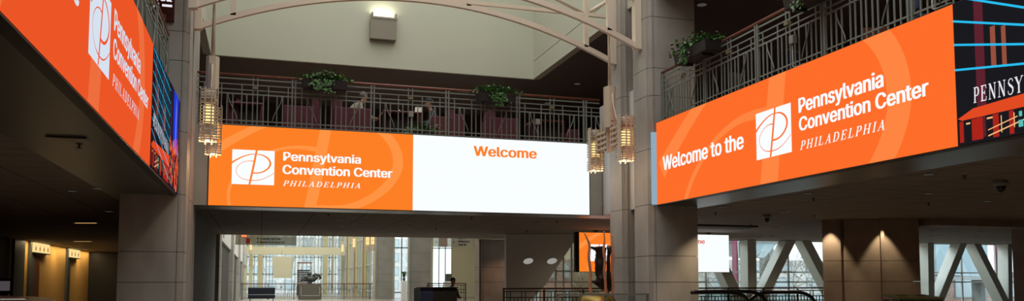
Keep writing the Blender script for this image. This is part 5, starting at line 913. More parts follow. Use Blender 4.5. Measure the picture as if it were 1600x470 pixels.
# ================================================================ far hall
bf = NB(); box(bf, (-1.5, 85, 3.95), (8.2, 85.4, 4.72)); box(bf, (-1.5, 85.4, 4.5), (8.2, 88, 4.72)); struct('wall_far_bridge', bf, 'cream_wall')
railing('pale railing of the distant upper walkway in the far hall', (-1.4, 85.1, 0), (1, 0, 0), (0, -1, 0), 9.5, [0.1, 1.9, 3.7, 5.5, 7.3, 9.1], ztop=5.9, zdeck=4.72, first=-1.6)
YE = 95
def XE(u): return ray_at(u, 420, Y=YE).x
b = NB()
for u0, u1 in ((382, 386), (389, 395), (402.5, 410), (504, 511.5), (519, 521)): box(b, (XE(u0), YE-.6, 0), (XE(u1), YE, 10.5))
box(b, (-1.6, YE-.3, 10.5), (8.5, YE, 14)); struct('wall_far_end', b, 'tan_wall')
b = NB()
for u in (397, 411, 416, 421, 426, 446, 456, 461, 467, 473, 479, 485, 491, 497, 502, 514, 518, 524, 529): x = XE(u); box(b, (x-.05, YE-.15, 0), (x+.05, YE-.05, 10.5))
for z in (2.1, 4.0, 6.6, 8.8): box(b, (-1.5, YE-.15, z-.06), (8.4, YE-.05, z+.06))
wn = struct('window_3', b, 'window_frame'); g = box(NB(), (-1.5, YE-.1, .2), (8.4, YE-.09, 10.5)); obj('glass', g, 'glass', wn)
building('pale stone building with grey windows seen through the far end windows', -12, 22, 118, 7.5, 'pale_brick', 4, 14, -.4)
for i, u in enumerate((393, 414, 470, 492, 516)):
    q = ray_at(u, 430, Y=106); bare_tree('bare winter tree outside the far end windows', q.x, 106, 7.5, 50+i)
# tall side windows on the right of the far hall
b = NB(); yy = [62.2+1.65*i for i in range(20)]
for i, y in enumerate(yy):
    wdt = .42 if i % 4 == 0 else .09; dpt = .5 if i % 4 == 0 else .12
    if i % 4 == 0: box(b, (8.2, y, 0), (8.2+dpt, y+wdt, 6.9), 0)
    else: box(b, (8.3, y, 0), (8.3+dpt, y+wdt, 6.9), 1)
for z in (.5, 2.6, 4.9): box(b, (8.32, 62, z-.04), (8.4, 95, z+.04), 1)
wn = struct('window_4', b, ['tan_wall', 'window_frame']); g = box(NB(), (8.36, 62, .1), (8.37, 95, 6.9)); obj('glass', g, 'glass', wn)
for y in (68.8, 75.4, 82):
    o = tag(obj('wood_post', box(NB(), (8.08, y+.05, 0), (8.2, y+.28, 6.9)), 'wood_mullion'), 'slim brown wooden post between the tall side windows of the far hall', 'post', 'wooden posts of the far hall')
def small_lantern(x, y, z, label):
    t = empty('hall_lantern', (x, y, z), label, 'lantern', None)
    b = cyl(NB(), (x, y), .10, .10, z+.35, z+1.0, 12); obj('lamp', b, 'warm_lamp', t)
    b = NB()
    for k in range(8): aa = k*PI/4; box(b, (x+.14*math.cos(aa)-.012, y+.14*math.sin(aa)-.012, z), (x+.14*math.cos(aa)+.012, y+.14*math.sin(aa)+.012, z+1.3))
    for zz in (0, .12, .24, .36, .6, .84, 1.06, 1.18, 1.28): 
        tube(b, [(x+.145*math.cos(k*PI/6), y+.145*math.sin(k*PI/6), z+zz) for k in range(12)], .014, 4, closed=True)
    obj('cage', b, 'fixture', t)
    b = NB(); tube(b, [(x, y, z+1.2), (x, y, 14)], .02, 6); obj('rod', b, 'fixture', t)
for u, v, y, lab in ((535, 388, 75, 'glowing far lantern nearest the distant walkway end'), (553, 380, 62, 'glowing far lantern in front of the side windows'),
                     (574, 375, 49, 'left one of the two close glowing lanterns beside the far grey pillars'), (582, 374, 48.5, 'right one of the two close glowing lanterns beside the far grey pillars'),
                     (392, 385, 74, 'glowing far lantern at the left below the hanging direction sign')):
    q = ray_at(u, v, Y=y); small_lantern(q.x, y, q.z-.65, lab)
# far hall floor level railing, plinth with sculpture, sofa
railing('dark railing with brown handrail across the far hall, behind the dark sofa', (-1.35, 62, 0), (1, 0, 0), (0, -1, 0), 9.4, [.1, 1.9, 3.7, 5.5, 7.3, 9.2], ztop=1.12, zdeck=0.0, paint='rail_dark', first=-1.7, dark=True)
x0 = ray_at(467.5, 443, Y=60).x; x1 = ray_at(502.5, 443, Y=60).x
t = empty('plinth', ((x0+x1)/2, 60.5, 0), 'grey stone plinth under the dark far sculpture', 'plinth')
b = box(NB(), (x0, 60, 0), (x1, 61.2, 1.12)); obj('block', b, 'plinth', t)
b = NB(); box(b, (x0+.12, 59.985, .25), (x1-.12, 59.999, .29)); box(b, (x0+.12, 59.985, .25), (x0+.15, 59.999, .9)); box(b, (x1-.15, 59.985, .25), (x1-.12, 59.999, .9)); obj('groove', b, 'window_frame', t)
xc = (x0+x1)/2
t = empty('sculpture', (xc, 60.4, 1.12), 'grey rounded tangled sculpture on the far plinth', 'sculpture')
def blob(bm, c, r, n=12):
    m0 = Matrix.LocRotScale(Vector(c), None, Vector(r)); bmesh.ops.create_uvsphere(bm, u_segments=16, v_segments=10, radius=1, matrix=m0)
b = NB(); k = .0375*1.15
blob(b, (xc+.05, 60.4, 1.46), (.42, .3, .24)); lathe(b, (xc, 60.4, 1.12), [(.22, 0), (.13, .06), (.2, .2)], 16)
for dx, dz, r in ((-.05, .78, .14), (-.05, .62, .10), (.25, .62, .10), (-.28, .5, .12), (-.45, .36, .1), (-.6, .3, .08), (-.36, .28, .1), (.42, .45, .12)): blob(b, (xc+dx, 60.35+dx*.2, 1.12+dz*.9), (r*1.1, r, r))
tube(b, [(xc+.1, 60.3, 1.6), (xc+.35, 60.3, 1.78), (xc+.62, 60.3, 1.7), (xc+.72, 60.3, 1.5), (xc+.6, 60.3, 1.42)], [.07, .12, .12, .1, .05], 10)
tube(b, [(xc-.1, 60.3, 1.6), (xc-.4, 60.3, 1.6), (xc-.62, 60.3, 1.42)], [.06, .08, .05], 8)
obj('body', b, 'grey_bronze', t, smooth=True)
t = empty('sofa', (0, 54, 0), 'dark navy vinyl bench with bolster back in front of the far railing', 'sofa')
xa, xb = ray_at(387.5, 455, Y=54).x, ray_at(430, 455, Y=54).x
obj('backrest', box(NB(), (xa, 54, .47), (xb, 54.35, .92), bev=.06), 'navy_vinyl', t)
obj('seat', box(NB(), (xa, 53.9, .2), (xb, 54.9, .46), bev=.05), 'navy_vinyl', t)
for x in (xa+.1, xb-.14):
    for y in (54.0, 54.75): obj('leg', box(NB(), (x, y, 0), (x+.05, y+.05, .2)), 'steel', t)
# hanging stone-coloured box, door frame and stacked slats behind the sculpture
t = empty('tapered_banner', (2, 83.6, 3), 'cream tapered panel hanging below the distant walkway', 'panel')
b = slab(NB(), [ray_at(u, v, Y=83.2) for u, v in ((425, 400.5), (456, 400.5), (452.5, 434), (427.5, 434))], (.25, .8, 0)); obj('board', b, 'cream_wall', t)
b = NB(); tube(b, [(2, 83.7, 3.4), (2, 83.7, 4.3), (2, 84.98, 4.3)], .03, 6); obj('arm', b, 'steel', t)
t = empty('door_frame', (4.6, 90, 0), 'free standing pale door frame with a red top behind the far sculpture', 'door frame')
q = [ray_at(u, 440, Y=90).x for u in (464, 485)]
b = NB(); box(b, (q[0], 90, 0), (q[0]+.12, 90.1, 3.2)); box(b, (q[1], 90, 0), (q[1]+.12, 90.1, 3.2)); obj('frame', b, 'cream_wall', t)
obj('top_rail', box(NB(), (q[0], 90, 3.2), (q[1]+.12, 90.1, 3.32)), 'handrail', t)
t = empty('slatted_stack', (4.6, 80, 0), 'dark slatted stair panels behind the far sculpture', 'stair')
xa, xb = ray_at(465, 440, Y=80).x, ray_at(485, 440, Y=80).x; b = NB()
for i in range(9): box(b, (xa, 80+i*.1, .9+i*.17), (xb, 80.4+i*.1, 1.03+i*.17))
box(b, (xa, 80.3, 0), (xb, 81.6, .9)); obj('steps', b, 'chair_dark', t)
# hanging direction signs
def dir_sign(label, u0, u1, v0, v1, y, lines, icon):
    a = ray_at(u0, v1, Y=y); c = ray_at(u1, v0, Y=y)
    t = empty('direction_sign', (a.x, y, a.z), label, 'sign')
    obj('board', box(NB(), (a.x, y, a.z), (c.x, y+.08, max(c.z, 3.1))), 'sign_panel', t)
    pn = Panel((a.x, y, 0), (1, 0, 0), (0, -1, 0)); W = c.x-a.x
    b = NB()
    for i, (s, fx0, fx1) in enumerate(lines): pn.text(b, s, W*fx0, W*fx1, a.z+.07+.13*i, .075, .002)
    obj('lettering', b, 'sign_ink', t, recalc=False)
    if icon:
        obj('red_symbol', pn.rect(NB(), W*.17, W*.235, a.z+.04, a.z+.25, .002), 'sign_red', t)
        b = NB(); pn.polys(b, [[(W*f+.03*math.cos(k*PI/3), a.z+.11+.13*j+.03*math.sin(k*PI/3)) for k in range(6)] for f, j in ((.36, 0), (.36, 1))], .002); obj('arrow_mark', b, 'sign_ink', t, recalc=False)
    else:
        b = NB(); pn.polys(b, [[(W*f, a.z+.2), (W*f+.05, a.z+.24), (W*f+.05, a.z+.16)] for f in (.05, .5)], .002); obj('arrow_mark', b, 'sign_ink', t, recalc=False)
    for s in (.15, .85):
        b = NB(); tube(b, [(a.x+W*s, y+.04, 3.0), (a.x+W*s, y+.04, 3.2), (a.x+W*s, YB+.06, 3.2)], .012, 6); obj('arm', b, 'steel', t)
dir_sign('hanging direction sign with a red square, for the cafe and 12th Street exit', 367.5, 463.5, 365, 382, 32.3, [('Marriott & 12th Street Exit', .40, .80), ('Overlook Cafe & Bar', .40, .74)], True)
dir_sign('smaller hanging direction sign at the right for halls and meeting rooms', 677, 738, 366, 385.5, 32.3, [('Grand Hall', .64, .84), ('Meeting Rooms', .64, .93), ('Halls A - E', .64, .82)], False)
t = empty('exit_light', (.4, 33, 2.8), 'small glowing red exit light hanging above the red square of the direction sign', 'exit sign')
q = ray_at(381.5, 368, Y=32.2); obj('lens', box(NB(), (q.x-.09, 32.2, q.z-.04), (q.x+.09, 32.26, q.z+.06)), 'exit_glow', t)
obj('case', box(NB(), (q.x-.11, 32.262, q.z-.06), (q.x+.11, 32.295, q.z+.2)), 'cream_wall', t)
# small wall signs on the left fascia of the far hall
for y, z0, z1 in ((34.2, 3.2, 3.8), (36.2, 3.1, 3.3), (47.6, 3.2, 4.0), (50.5, 3.2, 3.5)):
    t = empty('wall_plaque', (-1.5, y, z0), 'small grey plaque on the pale fascia at the left of the far hall', 'sign', 'plaques on the left fascia of the far hall')
    obj('plate', box(NB(), (-1.52, y, z0), (-1.505, y+.5, z1)), 'post_grey', t)
# display case on its stand, vase pedestal
q = ray_at(695, 440, Y=50); r_ = ray_at(708, 425, Y=50)
t = empty('display_case', (q.x, 50, 0), 'glass display case with a dark square object on a pedestal in the aisle', 'display case')
obj('pedestal', box(NB(), (q.x, 50, 0), (r_.x, 50.5, 1.26)), 'white_fascia', t)
obj('glass_cover', box(NB(), (q.x, 50, 1.26), (r_.x, 50.5, r_.z)), 'glass', t)
tag(obj('dark_artwork', box(NB(), (q.x+.14, 50.15, 1.265), (q.x+.46, 50.4, 1.75), bev=.03), 'grey_bronze'), 'dark square artwork inside the glass display case', 'artwork')
q = ray_at(628, 440, Y=52); r_ = ray_at(636, 438, Y=52)
t = empty('pedestal', (q.x, 52, 0), 'white pedestal with a leafy vase between the two far grey pillars', 'pedestal'); obj('block', box(NB(), (q.x, 52, 0), (r_.x, 52.4, 1.3)), 'white_fascia', t)
t = empty('vase_plant', ((q.x+r_.x)/2, 52.2, 1.3), 'small plant in a vase on the white pedestal', 'plant')
obj('vase', lathe(NB(), ((q.x+r_.x)/2, 52.2, 1.302), [(.06, 0), (.1, .12), (.05, .24), (.07, .28)], 14), 'grey_bronze', t)
b = NB(); rr = random.Random(9)
for i in range(60): d = Vector((rr.gauss(0, .4), rr.gauss(0, .4), 1)).normalized(); leaf(b, Vector(((q.x+r_.x)/2, 52.2, 1.55))+d*rr.random()*.3, d, Vector((rr.gauss(0, 1), rr.gauss(0, 1), .3)), .12)
obj('leaves', b, 'leaf_dark', t, recalc=False)

# ================================================================ lower railings near the middle
YR = 22.0
xs, xe = ray_at(785.5, 449, Y=YR).x, ray_at(1299, 449, Y=YR).x
def low_rail(label, x0, x1, y, H=1.08, name='floor_railing', hand='mahogany'):
    t = empty(name, (x0, y, 0), label, 'railing'); L = x1-x0
    b = NB(); box(b, (x0, y-.035, H-.045), (x1, y+.035, H), bev=.01); obj('handrail', b, hand, t)
    for z in (H-.1, H-.27, H-.4, .12): obj('rail', box(NB(), (x0, y-.012, z-.015), (x1, y+.012, z+.015)), 'rail_dark', t)
    n = max(1, round(L/1.3)); 
    for i in range(n+1): x = x0+.03+(L-.06)*i/n; obj('post', box(NB(), (x-.025, y-.025, 0), (x+.025, y+.025, H-.05)), 'rail_dark', t)
    m = min(96, round(L/.115))
    for i in range(m): x = x0+.06+(L-.12)*(i+.5)/m; obj('baluster', box(NB(), (x-.011, y-.011, .12), (x+.011, y+.011, H-.1 if i % 4 in (0, 1) else H-.27)), 'rail_dark', t)
    return t
low_rail('dark railing with wooden handrail below the round soffit lamps', xs, ray_at(972, 449, Y=YR).x, YR)
low_rail('dark railing with wooden handrail below the window braces on the right', ray_at(1080, 449, Y=YR).x, xe, YR)
# panel end of that railing
# nearer grey rail with a glass panel
x0, x1 = ray_at(869.5, 458, Y=14).x, ray_at(1013.5, 458, Y=14).x
t = empty('glass_barrier', (x0, 14, 0), 'low grey metal rail with glass in front of the bronze sculpture', 'barrier')
obj('top_rail', box(NB(), (x0, 13.97, 1.0), (x1, 14.03, 1.035)), 'rail_paint', t)
for x in (x0+.02, (x0+x1)/2+.05, x1-.02): obj('post', box(NB(), (x-.02, 13.98, 0), (x+.02, 14.02, 1.0)), 'rail_paint', t)
obj('glass', box(NB(), (x0+.04, 13.996, .1), (x1-.04, 14.004, .99)), 'glass', t)

# hanging double screen beyond the railing
YH = 24.6
a0, a1 = ray_at(905, 363, Y=YH), ray_at(1138.5, 367, Y=YH); zb_ = ray_at(1020, 424.5, Y=YH).z; zt_ = ray_at(1020, 365, Y=YH).z
W = a1.x-a0.x
t = empty('hanging_screen', ((a0.x+a1.x)/2, YH, zb_), 'double screen hung from the ceiling behind the pillars, orange and white', 'screen')
obj('casing', box(NB(), (a0.x-.13, YH+.01, zb_-.012), (a1.x+.012, YH+.16, zt_+.012)), 'screen_frame', t)
pn = Panel((a0.x, YH, 0), (1, 0, 0), (0, -1, 0))
pa = obj('orange_panel', pn.rect(NB(), 0, W*.5, zb_, zt_, -.004), 'led_orange', t)
obj('white_panel', pn.rect(NB(), W*.5, W, zb_, zt_, -.004), 'led_white', t)
hh = zt_-zb_; f_ = hh/1.79
for P_ in (SLASH, SWIRL, THIN): obj('watermark_curve', pn.clip(pn.polys(NB(), logo_polys(-.05*f_, zb_+(1.55-ZB)*f_, 4.67*f_, 4.0*f_, 1.12, (P_,)), .002), 0.001, W*.5, zb_, zt_), 'led_orange_pale', t, recalc=False)
def tr_(a): return (a[0]*f_*1.0, a[1]*f_*1.0, zb_+(a[2]-ZB)*f_, a[3]*f_)
brace_ = brand_block(pn, t, .475*f_, zb_+.48*f_, .9*f_, .77*f_, tr_((1.56, 3.29, 3.965, .195)), tr_((1.55, 4.02, 3.665, .205)), tr_((1.56, 3.31, 3.395, .12)), 'led_white', 'led_orange')
wq = ray_at(1101, 372, Y=YH).x-a0.x
obj('headline_lettering', pn.text(NB(), 'Welcome', wq-1.61*f_*.9, wq, zb_+(4.275-ZB)*f_, .22*f_, .004), 'led_red_text', t, recalc=False)
for u in (932.5, 1108.5):
    x = ray_at(u, 360, Y=YH).x; b = NB(); tube(b, [(x, YH+.08, zt_), (x, YH+.08, ZB)], .03, 8); box(b, (x-.08, YH+.02, ZB-.03), (x+.08, YH+.14, ZB)); obj('hanger', b, 'bracket', t)

# ================================================================ bronze figure sculpture with copper poles
YS = 16.3
def S(u, v, dy=0): return ray_at(u, v, Y=YS+dy)
dc = S(932, 470); rad = (S(962, 470)-S(902, 470)).length/2
t = empty('bronze_sculpture', (dc.x, YS, 0), 'dark bronze torn figure held by wavy copper poles on a brass dome', 'sculpture')
zt0 = S(930, 457).z
b = lathe(NB(), (dc.x, YS, 0), [(rad*1.0, 0), (rad*1.0, zt0-.3), (rad*.95, zt0-.18), (rad*.8, zt0-.08), (rad*.5, zt0-.02), (.02, zt0)], 32); obj('dome', b, 'brass_dome', t)
for pts, dy in (([(912.5, 363), (917, 372), (921, 383), (920, 400), (921.5, 415), (923, 430), (922.5, 445), (923, 461)], -.12),
                ([(943.5, 361), (944.5, 375), (943, 392), (945, 408), (944, 425), (946, 442), (946, 462)], -.14),
                ([(957, 366), (956.5, 385), (958, 405), (956, 425), (957.5, 445), (957, 466)], .0),
                ([(950, 400), (951, 420), (950, 445), (951, 462)], .16)):
    P3 = smooth_path([tuple(S(u, v, dy)) for u, v in pts], 4); b = NB()
    tube(b, P3, [.010+.022*min(1, i/(len(P3)*.35)) for i in range(len(P3))], 8); obj('pole', b, 'copper', t)
# torso shell built row by row: (height in view, left edge, right edge)
def shell(rows, dy, th, name, seed):
    rr = random.Random(seed); R2 = []
    for v, ul, ur in rows: R2.append((v, ul, ur))
    b = NB(); rings = []; n = 14
    P_ = smooth_path(R2, 3)
    for v, ul, ur in P_:
        A, B = S(ul, v, dy), S(ur, v, dy); w = (B-A).length; ring = []
        for k in range(n):
            an = 2*PI*k/n; x = (1-math.cos(an))/2
            p = A.lerp(B, x); p.y += -math.sin(an)*(th*.5)*(.55+.45*min(1, w/.25))+.01*math.sin(v*.3)
            p += Vector((rr.gauss(0, .004), rr.gauss(0, .008), rr.gauss(0, .003))); ring.append(b.verts.new(p))
        rings.append(ring)
    for A, B in zip(rings, rings[1:]):
        for k in range(n): b.faces.new((A[k], A[(k+1) % n], B[(k+1) % n], B[k]))
    b.faces.new(rings[0]); b.faces.new(rings[-1][::-1]); obj(name, b, 'bronze', t, smooth=True)
shell([(384.5, 938, 943), (386.5, 925, 946), (389, 927, 947), (392, 930.5, 946), (398, 931, 946), (410, 930, 946.5), (422, 930, 946), (432, 931.5, 946), (438, 931, 945.5), (442, 930, 945), (448, 935, 944.5), (453, 940, 943)], -.02, .22, 'torso', 3)
shell([(384, 950, 953), (387, 948, 957), (391, 949, 957), (396, 949, 953.5), (412, 948, 953), (430, 948, 954), (444, 948, 956), (451, 949, 955), (454, 951, 954)], .06, .16, 'back_shell', 5)
b = NB(); tube(b, [S(921, 385.5, -.03), S(926, 387, -.03), S(934, 390, -.02)], [.012, .03, .05], 8); obj('shoulder_stub', b, 'bronze', t)
b = NB(); tube(b, [S(922.5, 439, -.03), S(928, 440, -.03), S(935, 443, -.02)], [.012, .035, .06], 8); obj('hip_stub', b, 'bronze', t)
# ================================================================ escalators (handrails and glass ends show)
def escalator(label, rails, y0):
    t = empty('escalator', (ray_at(1150, 460, Y=y0).x, y0, 0), label, 'escalator')
    for i, pts in enumerate(rails):
        y = y0+i*1.0
        P3 = smooth_path([tuple(ray_at(u, v, Y=y)) for u, v in pts], 6)
        b = NB(); tube(b, P3, .038, 10); obj('handrail', b, 'rubber', t, smooth=True)
        lowz = 0.0
        b = NB(); top = [Vector(p)-Vector((0, 0, .035)) for p in P3]
        poly = top+[Vector((top[-1].x, y, lowz)), Vector((top[0].x, y, lowz))]
        slab(b, poly, (0, .012, 0)); obj('glass_panel', b, 'glass', t)
    xa = ray_at(rails[0][0][0], 470, Y=y0).x; xb = ray_at(rails[0][-1][0], 470, Y=y0).x
    obj('skirt', box(NB(), (xa, y0-.1, 0), (xb, y0+1.1, .35)), 'steel', t)
escalator('escalator with black looped handrails right of the tall pillar, the left one', [[(1080, 456.5), (1125, 456), (1148, 457), (1160, 461), (1167, 468), (1172, 482), (1176, 500)], [(1095, 455.5), (1150, 455), (1176, 456), (1188, 461), (1196, 470), (1200, 484), (1203, 500)]], 13.2)
escalator('escalator with black looped handrails right of the tall pillar, the right one', [[(1158, 500), (1164, 478), (1174, 466), (1186, 459), (1200, 456.5), (1230, 456), (1252, 457), (1266, 463), (1273, 472), (1278, 490), (1280, 500)]], 14.8)

# ================================================================ recycling bin
t = empty('recycling_bin', (10.9, 11.8, 0), 'black recycling bin with olive sloping lid and two openings, before the wide pillar', 'bin')
c0, c1, c2, c3 = [ray_at(u, v, Y=y) for u, v, y in ((1405.5, 465, 11.5), (1474, 464.4, 11.5), (1441, 459.3, 12.2), (1378.7, 459, 12.1))]
b = NB(); prism(b, [(c.x, c.y) for c in (c0, c1, c2, c3)], 0, .94); obj('body', b, 'bin_body', t)
b = NB(); lo = [b.verts.new((c.x, c.y, c.z-.035)) for c in (c0, c1, c2, c3)]; hi = [b.verts.new(c) for c in (c0, c1, c2, c3)]
b.faces.new(lo[::-1]); b.faces.new(hi)
for i in range(4): b.faces.new((lo[i], lo[(i+1) % 4], hi[(i+1) % 4], hi[i]))
ld = obj('lid', b, 'bin_top', t)
for fr in (.27, .72):
    c = c0.lerp(c1, fr).lerp(c3.lerp(c2, fr), .5); b = NB(); ax_ = (c1-c0).normalized(); ay_ = (c3-c0).normalized()
    slab(b, [c+ax_*(.11*math.cos(k*PI/8))+ay_*(.08*math.sin(k*PI/8))+Vector((0, 0, .001)) for k in range(16)], (0, 0, .004)); obj('opening', b, 'black', ld)
b = NB(); cc = c0.lerp(c3, .5); nn = (c3-c0).cross(up).normalized()
if nn.x > 0: nn = -nn
slab(b, [cc+nn*.003+(c3-c0).normalized()*(.07*math.cos(k*PI/8))+up*(-.17+.1*math.sin(k*PI/8)) for k in range(16)], nn*.003); obj('round_sticker', b, 'white_fascia', t)

# ================================================================ left side: lit niche wall, signs, television, counter
def gp(y0, y1, lab): tag(obj('wall_post', box(NB(), (-9.15, y0, 0), (-9.05, y1, ZB-.01)), 'post_grey'), lab, 'post')
gp(35.7, 37.15, 'broad dark grey post left of the yellow lit wall'); gp(37.95, 38.68, 'narrow dark grey post beside the reddish door'); gp(44.8, 45.45, 'slim dark grey post between the two yellow wall panels')
t = struct('door_1', box(NB(), (-9.16, 38.72, 0), (-9.10, 39.7, 2.35)), 'door_wood'); obj('door_handle', box(NB(), (-9.10, 38.8, 1.0), (-9.05, 38.86, 1.2)), 'steel', t)
def icon_sign(label, y0, y1, z0, z1, n):
    t = empty('icon_sign', (-9.0, y0, z0), label, 'sign')
    obj('light_box', box(NB(), (-9.15, y0, z0), (-9.0, y1, z1)), 'sign_lit', t)
    pn = Panel((-9.0, y0, 0), (0, 1, 0), (1, 0, 0)); L = y1-y0; b = NB()
    for i in range(n):
        u = L*(i+.5)/n; s = L/n*.12; zc = (z0+z1)/2-.02
        pn.polys(b, [[(u-s, zc-.11), (u+s, zc-.11), (u+s*1.3, zc+.05), (u-s*1.3, zc+.05)], [(u+s*.8*math.cos(k*PI/4), zc+.09+.03*math.sin(k*PI/4)) for k in range(8)]], .002)
    obj('figure_symbols', b, 'door_wood', t, recalc=False)
    obj('bottom_trim', box(NB(), (-9.15, y0, z0-.04), (-8.98, y1, z0)), 'bracket', t)
icon_sign('lit cream sign with four small figures, above the reddish door', 38.2, 40.9, 2.48, 2.88, 4)
icon_sign('lit cream sign with three small figures, at the second yellow panel', 45.0, 47.3, 2.46, 2.87, 3)
for y in (37.6, 42.4, 47.6):
    spot('niche_light', (-8.6, y, ZB-.03), 40, 135, (1, .74, .36), tgt=(-9.2, y, .7), blend=.9, r=.1)
t = empty('wall_television', (-7.9, 30, 1), 'small dim screen in a dark frame at the lower left edge', 'television')
q = ray_at(-6, 454, Y=30); r_ = ray_at(17, 438, Y=30)
obj('frame', box(NB(), (q.x-.1, 30, q.z-.1), (r_.x+.06, 30.08, r_.z+.06)), 'bracket', t); obj('picture', box(NB(), (q.x, 29.99, q.z), (r_.x-.02, 29.999, r_.z-.02)), 'tv_glow', t)
obj('stand', box(NB(), (q.x+.1, 30.0, 0), (q.x+.3, 30.08, q.z-.1)), 'bracket', t)
t = empty('counter', (-4, 9, 0), 'curved dark red wooden counter at the lower left edge', 'counter')
q = ray_at(0, 461.5, Z=1.09); b = NB(); top = []
edge = [(-60, 460), (0, 461.6), (45, 462.5), (75, 464.5), (87, 467.5), (86, 472), (80, 485), (40, 520), (-60, 560)]
pts = [ray_at(u, v, Z=1.09) for u, v in edge]
prism(b, [(p.x, p.y) for p in pts], 1.05, 1.09); obj('wooden_top', b, 'mahogany', t)
cxx = sum(p.x for p in pts)/len(pts); cyy = sum(p.y for p in pts)/len(pts)
b = NB(); prism(b, [(cxx+(p.x-cxx)*.93, cyy+(p.y-cyy)*.93) for p in pts], 0, 1.05); obj('counter_body', b, 'mahogany', t)
tag(obj('paper', slab(NB(), [ray_at(u, v, Z=1.092) for u, v in ((0, 466.5), (38, 466.5), (42, 468.5), (0, 469))], (0, 0, .003)), 'white_paper'), 'pale sheet lying on the curved counter', 'paper')

# ================================================================ bar sign above the left balcony
t = empty('bar_sign', (-2.2, 16.8, 6.2), 'dark overlook bar sign with white letters on the left pillar', 'sign')
q = ray_at(272, 34.5, Y=16.83); zz = q.z
obj('board', box(NB(), (q.x-1.0, 16.80, zz), (q.x, 16.865, zz+.72)), 'mahogany', t)
pn = Panel((q.x-1.0, 16.80, 0), (1, 0, 0), (0, -1, 0))
b = NB(); pn.text(b, 'OVERLOOK', .10, .96, zz+.385, .12, .002); pn.text(b, 'BAR', .42, .73, zz+.25, .105, .002); pn.rect(b, .78, .96, zz+.28, zz+.325, .002, .002); obj('lettering', b, 'led_letter', t, recalc=False)
b = NB(); pn.rect(b, .5, .62, zz+.01, zz+.15, .001, .001); pn.rect(b, .78, .86, zz+.01, zz+.13, .001, .001); obj('picture', b, 'handrail', t)

# ================================================================ upper seating on the bridge
def bx(name, a, c, m, par, bev=.02): return obj(name, box(NB(), a, c, bev=bev), m, par)
ZD = ZT-.02
def lounge(label, x0, x1, y0, y1, hi_side, h=.78, wing=True, group=None):
    """low maroon lounge seat seen from behind with one high end"""
    t = empty('lounge_chair', ((x0+x1)/2, (y0+y1)/2, ZD), label, 'chair', group)
    bx('backrest', (x0, y0, ZD+.12), (x1, y0+.12, ZD+h), 'maroon', t)
    bx('seat', (x0+.02, y0+.12, ZD+.18), (x1-.02, y1, ZD+.44), 'maroon', t)
    if wing:
        xx = x1 if hi_side > 0 else x0; b = NB()
        slab(b, [(xx-.09, y0+.02, ZD+.12), (xx-.09, y1, ZD+.12), (xx-.09, y1, ZD+.85), (xx-.09, y1-.12, ZD+1.12), (xx-.09, y0+.3, ZD+1.12), (xx-.09, y0+.05, ZD+h)], (.12, 0, 0)); obj('high_wing', b, 'maroon', t)
    for x in (x0+.06, x1-.1):
        for y in (y0+.03, y1-.08): bx('leg', (x, y, ZD), (x+.04, y+.04, ZD+.18), 'chair_dark', t, 0)
def X20(u, v=180, y=20.3): return ray_at(u, v, Y=y).x
def booth(label, u0, u1, vt, y, face=1, hi=None, depth=.75):
    """seat turned sideways: broad side towards us, back at one end"""
    x0, x1 = X20(u0, 180, y), X20(u1, 180, y); zt = ray_at((u0+u1)/2, vt, Y=y).z
    t = empty('lounge_chair', ((x0+x1)/2, y+.3, ZD), label, 'chair')
    bx('side_panel', (x0, y, ZD+.08), (x1, y+.1, zt), 'maroon', t)
    bx('side_panel', (x0, y+depth-.1, ZD+.08), (x1, y+depth, zt), 'maroon', t)
    bx('seat', (x0+.02, y+.1, ZD+.15), (x1-.02, y+depth-.1, ZD+.45), 'maroon', t)
    if hi is not None:
        uh0, uh1, vh = hi; a, c = X20(uh0, 180, y), X20(uh1, 180, y); zh = ray_at(uh0, vh, Y=y).z
        s = -1 if face > 0 else 1
        b = slab(NB(), [(a, y+.11, ZD+.15), (c, y+.11, ZD+.15), (c-(c-a)*(.0 if s > 0 else .25), y+.11, zh-.04), (a+(c-a)*(.25 if s > 0 else 0), y+.11, zh)], (0, depth-.22, 0)); obj('high_back', b, 'maroon', t)
    for x in (x0+.04, x1-.08):
        for yy_ in (y+.03, y+depth-.08): bx('leg', (x, yy_, ZD), (x+.04, yy_+.04, ZD+.1), 'chair_dark', t, 0)
booth('maroon lounge seat at the left of the bridge, below the left planter', 443, 493, 165, 20.4, 1, (488, 503, 152))
booth('maroon lounge seat holding the man in the grey jacket', 522, 580, 168, 20.4, -1, (518, 534, 152))
booth('maroon lounge seat holding the man in the dark cap', 673, 712, 182, 20.9, 1, None)
booth('maroon lounge seat left of the right planter, low dark back', 700, 726, 178, 21.6, -1, (700, 712, 168))
booth('maroon lounge seat under the right planter', 764, 812, 184, 20.8, -1, (762, 776, 170))
booth('maroon lounge seat right of the slanted tray table', 886, 906, 202, 21.0, 1, None)
booth('maroon lounge seat at the left end of the bridge near the left lantern', 352, 372, 160, 21.6, 1, (368, 378, 152))
def table(label, u0, u1, vt, y, d=.7):
    x0, x1 = X20(u0, 180, y), X20(u1, 180, y); zt = ray_at((u0+u1)/2, vt, Y=y).z
    t = empty('cafe_table', ((x0+x1)/2, y+d/2, ZD), label, 'table')
    bx('tabletop', (x0, y, zt-.06), (x1, y+d, zt), 'mahogany', t)
    bx('modesty_panel', (x0+.03, y+.3, ZD+.12), (x1-.03, y+.34, zt-.06), 'chair_dark', t)
    for x in (x0+.02, x1-.08):
        for yy_ in (y+.02, y+d-.08): bx('leg', (x, yy_, ZD), (x+.06, yy_+.06, zt-.06), 'mahogany', t, 0)
table('dark red wooden table between the two seated men', 598, 660, 173, 20.6)
table('dark red wooden table right of the right planter', 834, 884, 187, 20.9)
table('dark red wooden table at the left of the bridge, by the lantern', 352, 412, 159, 21.4)
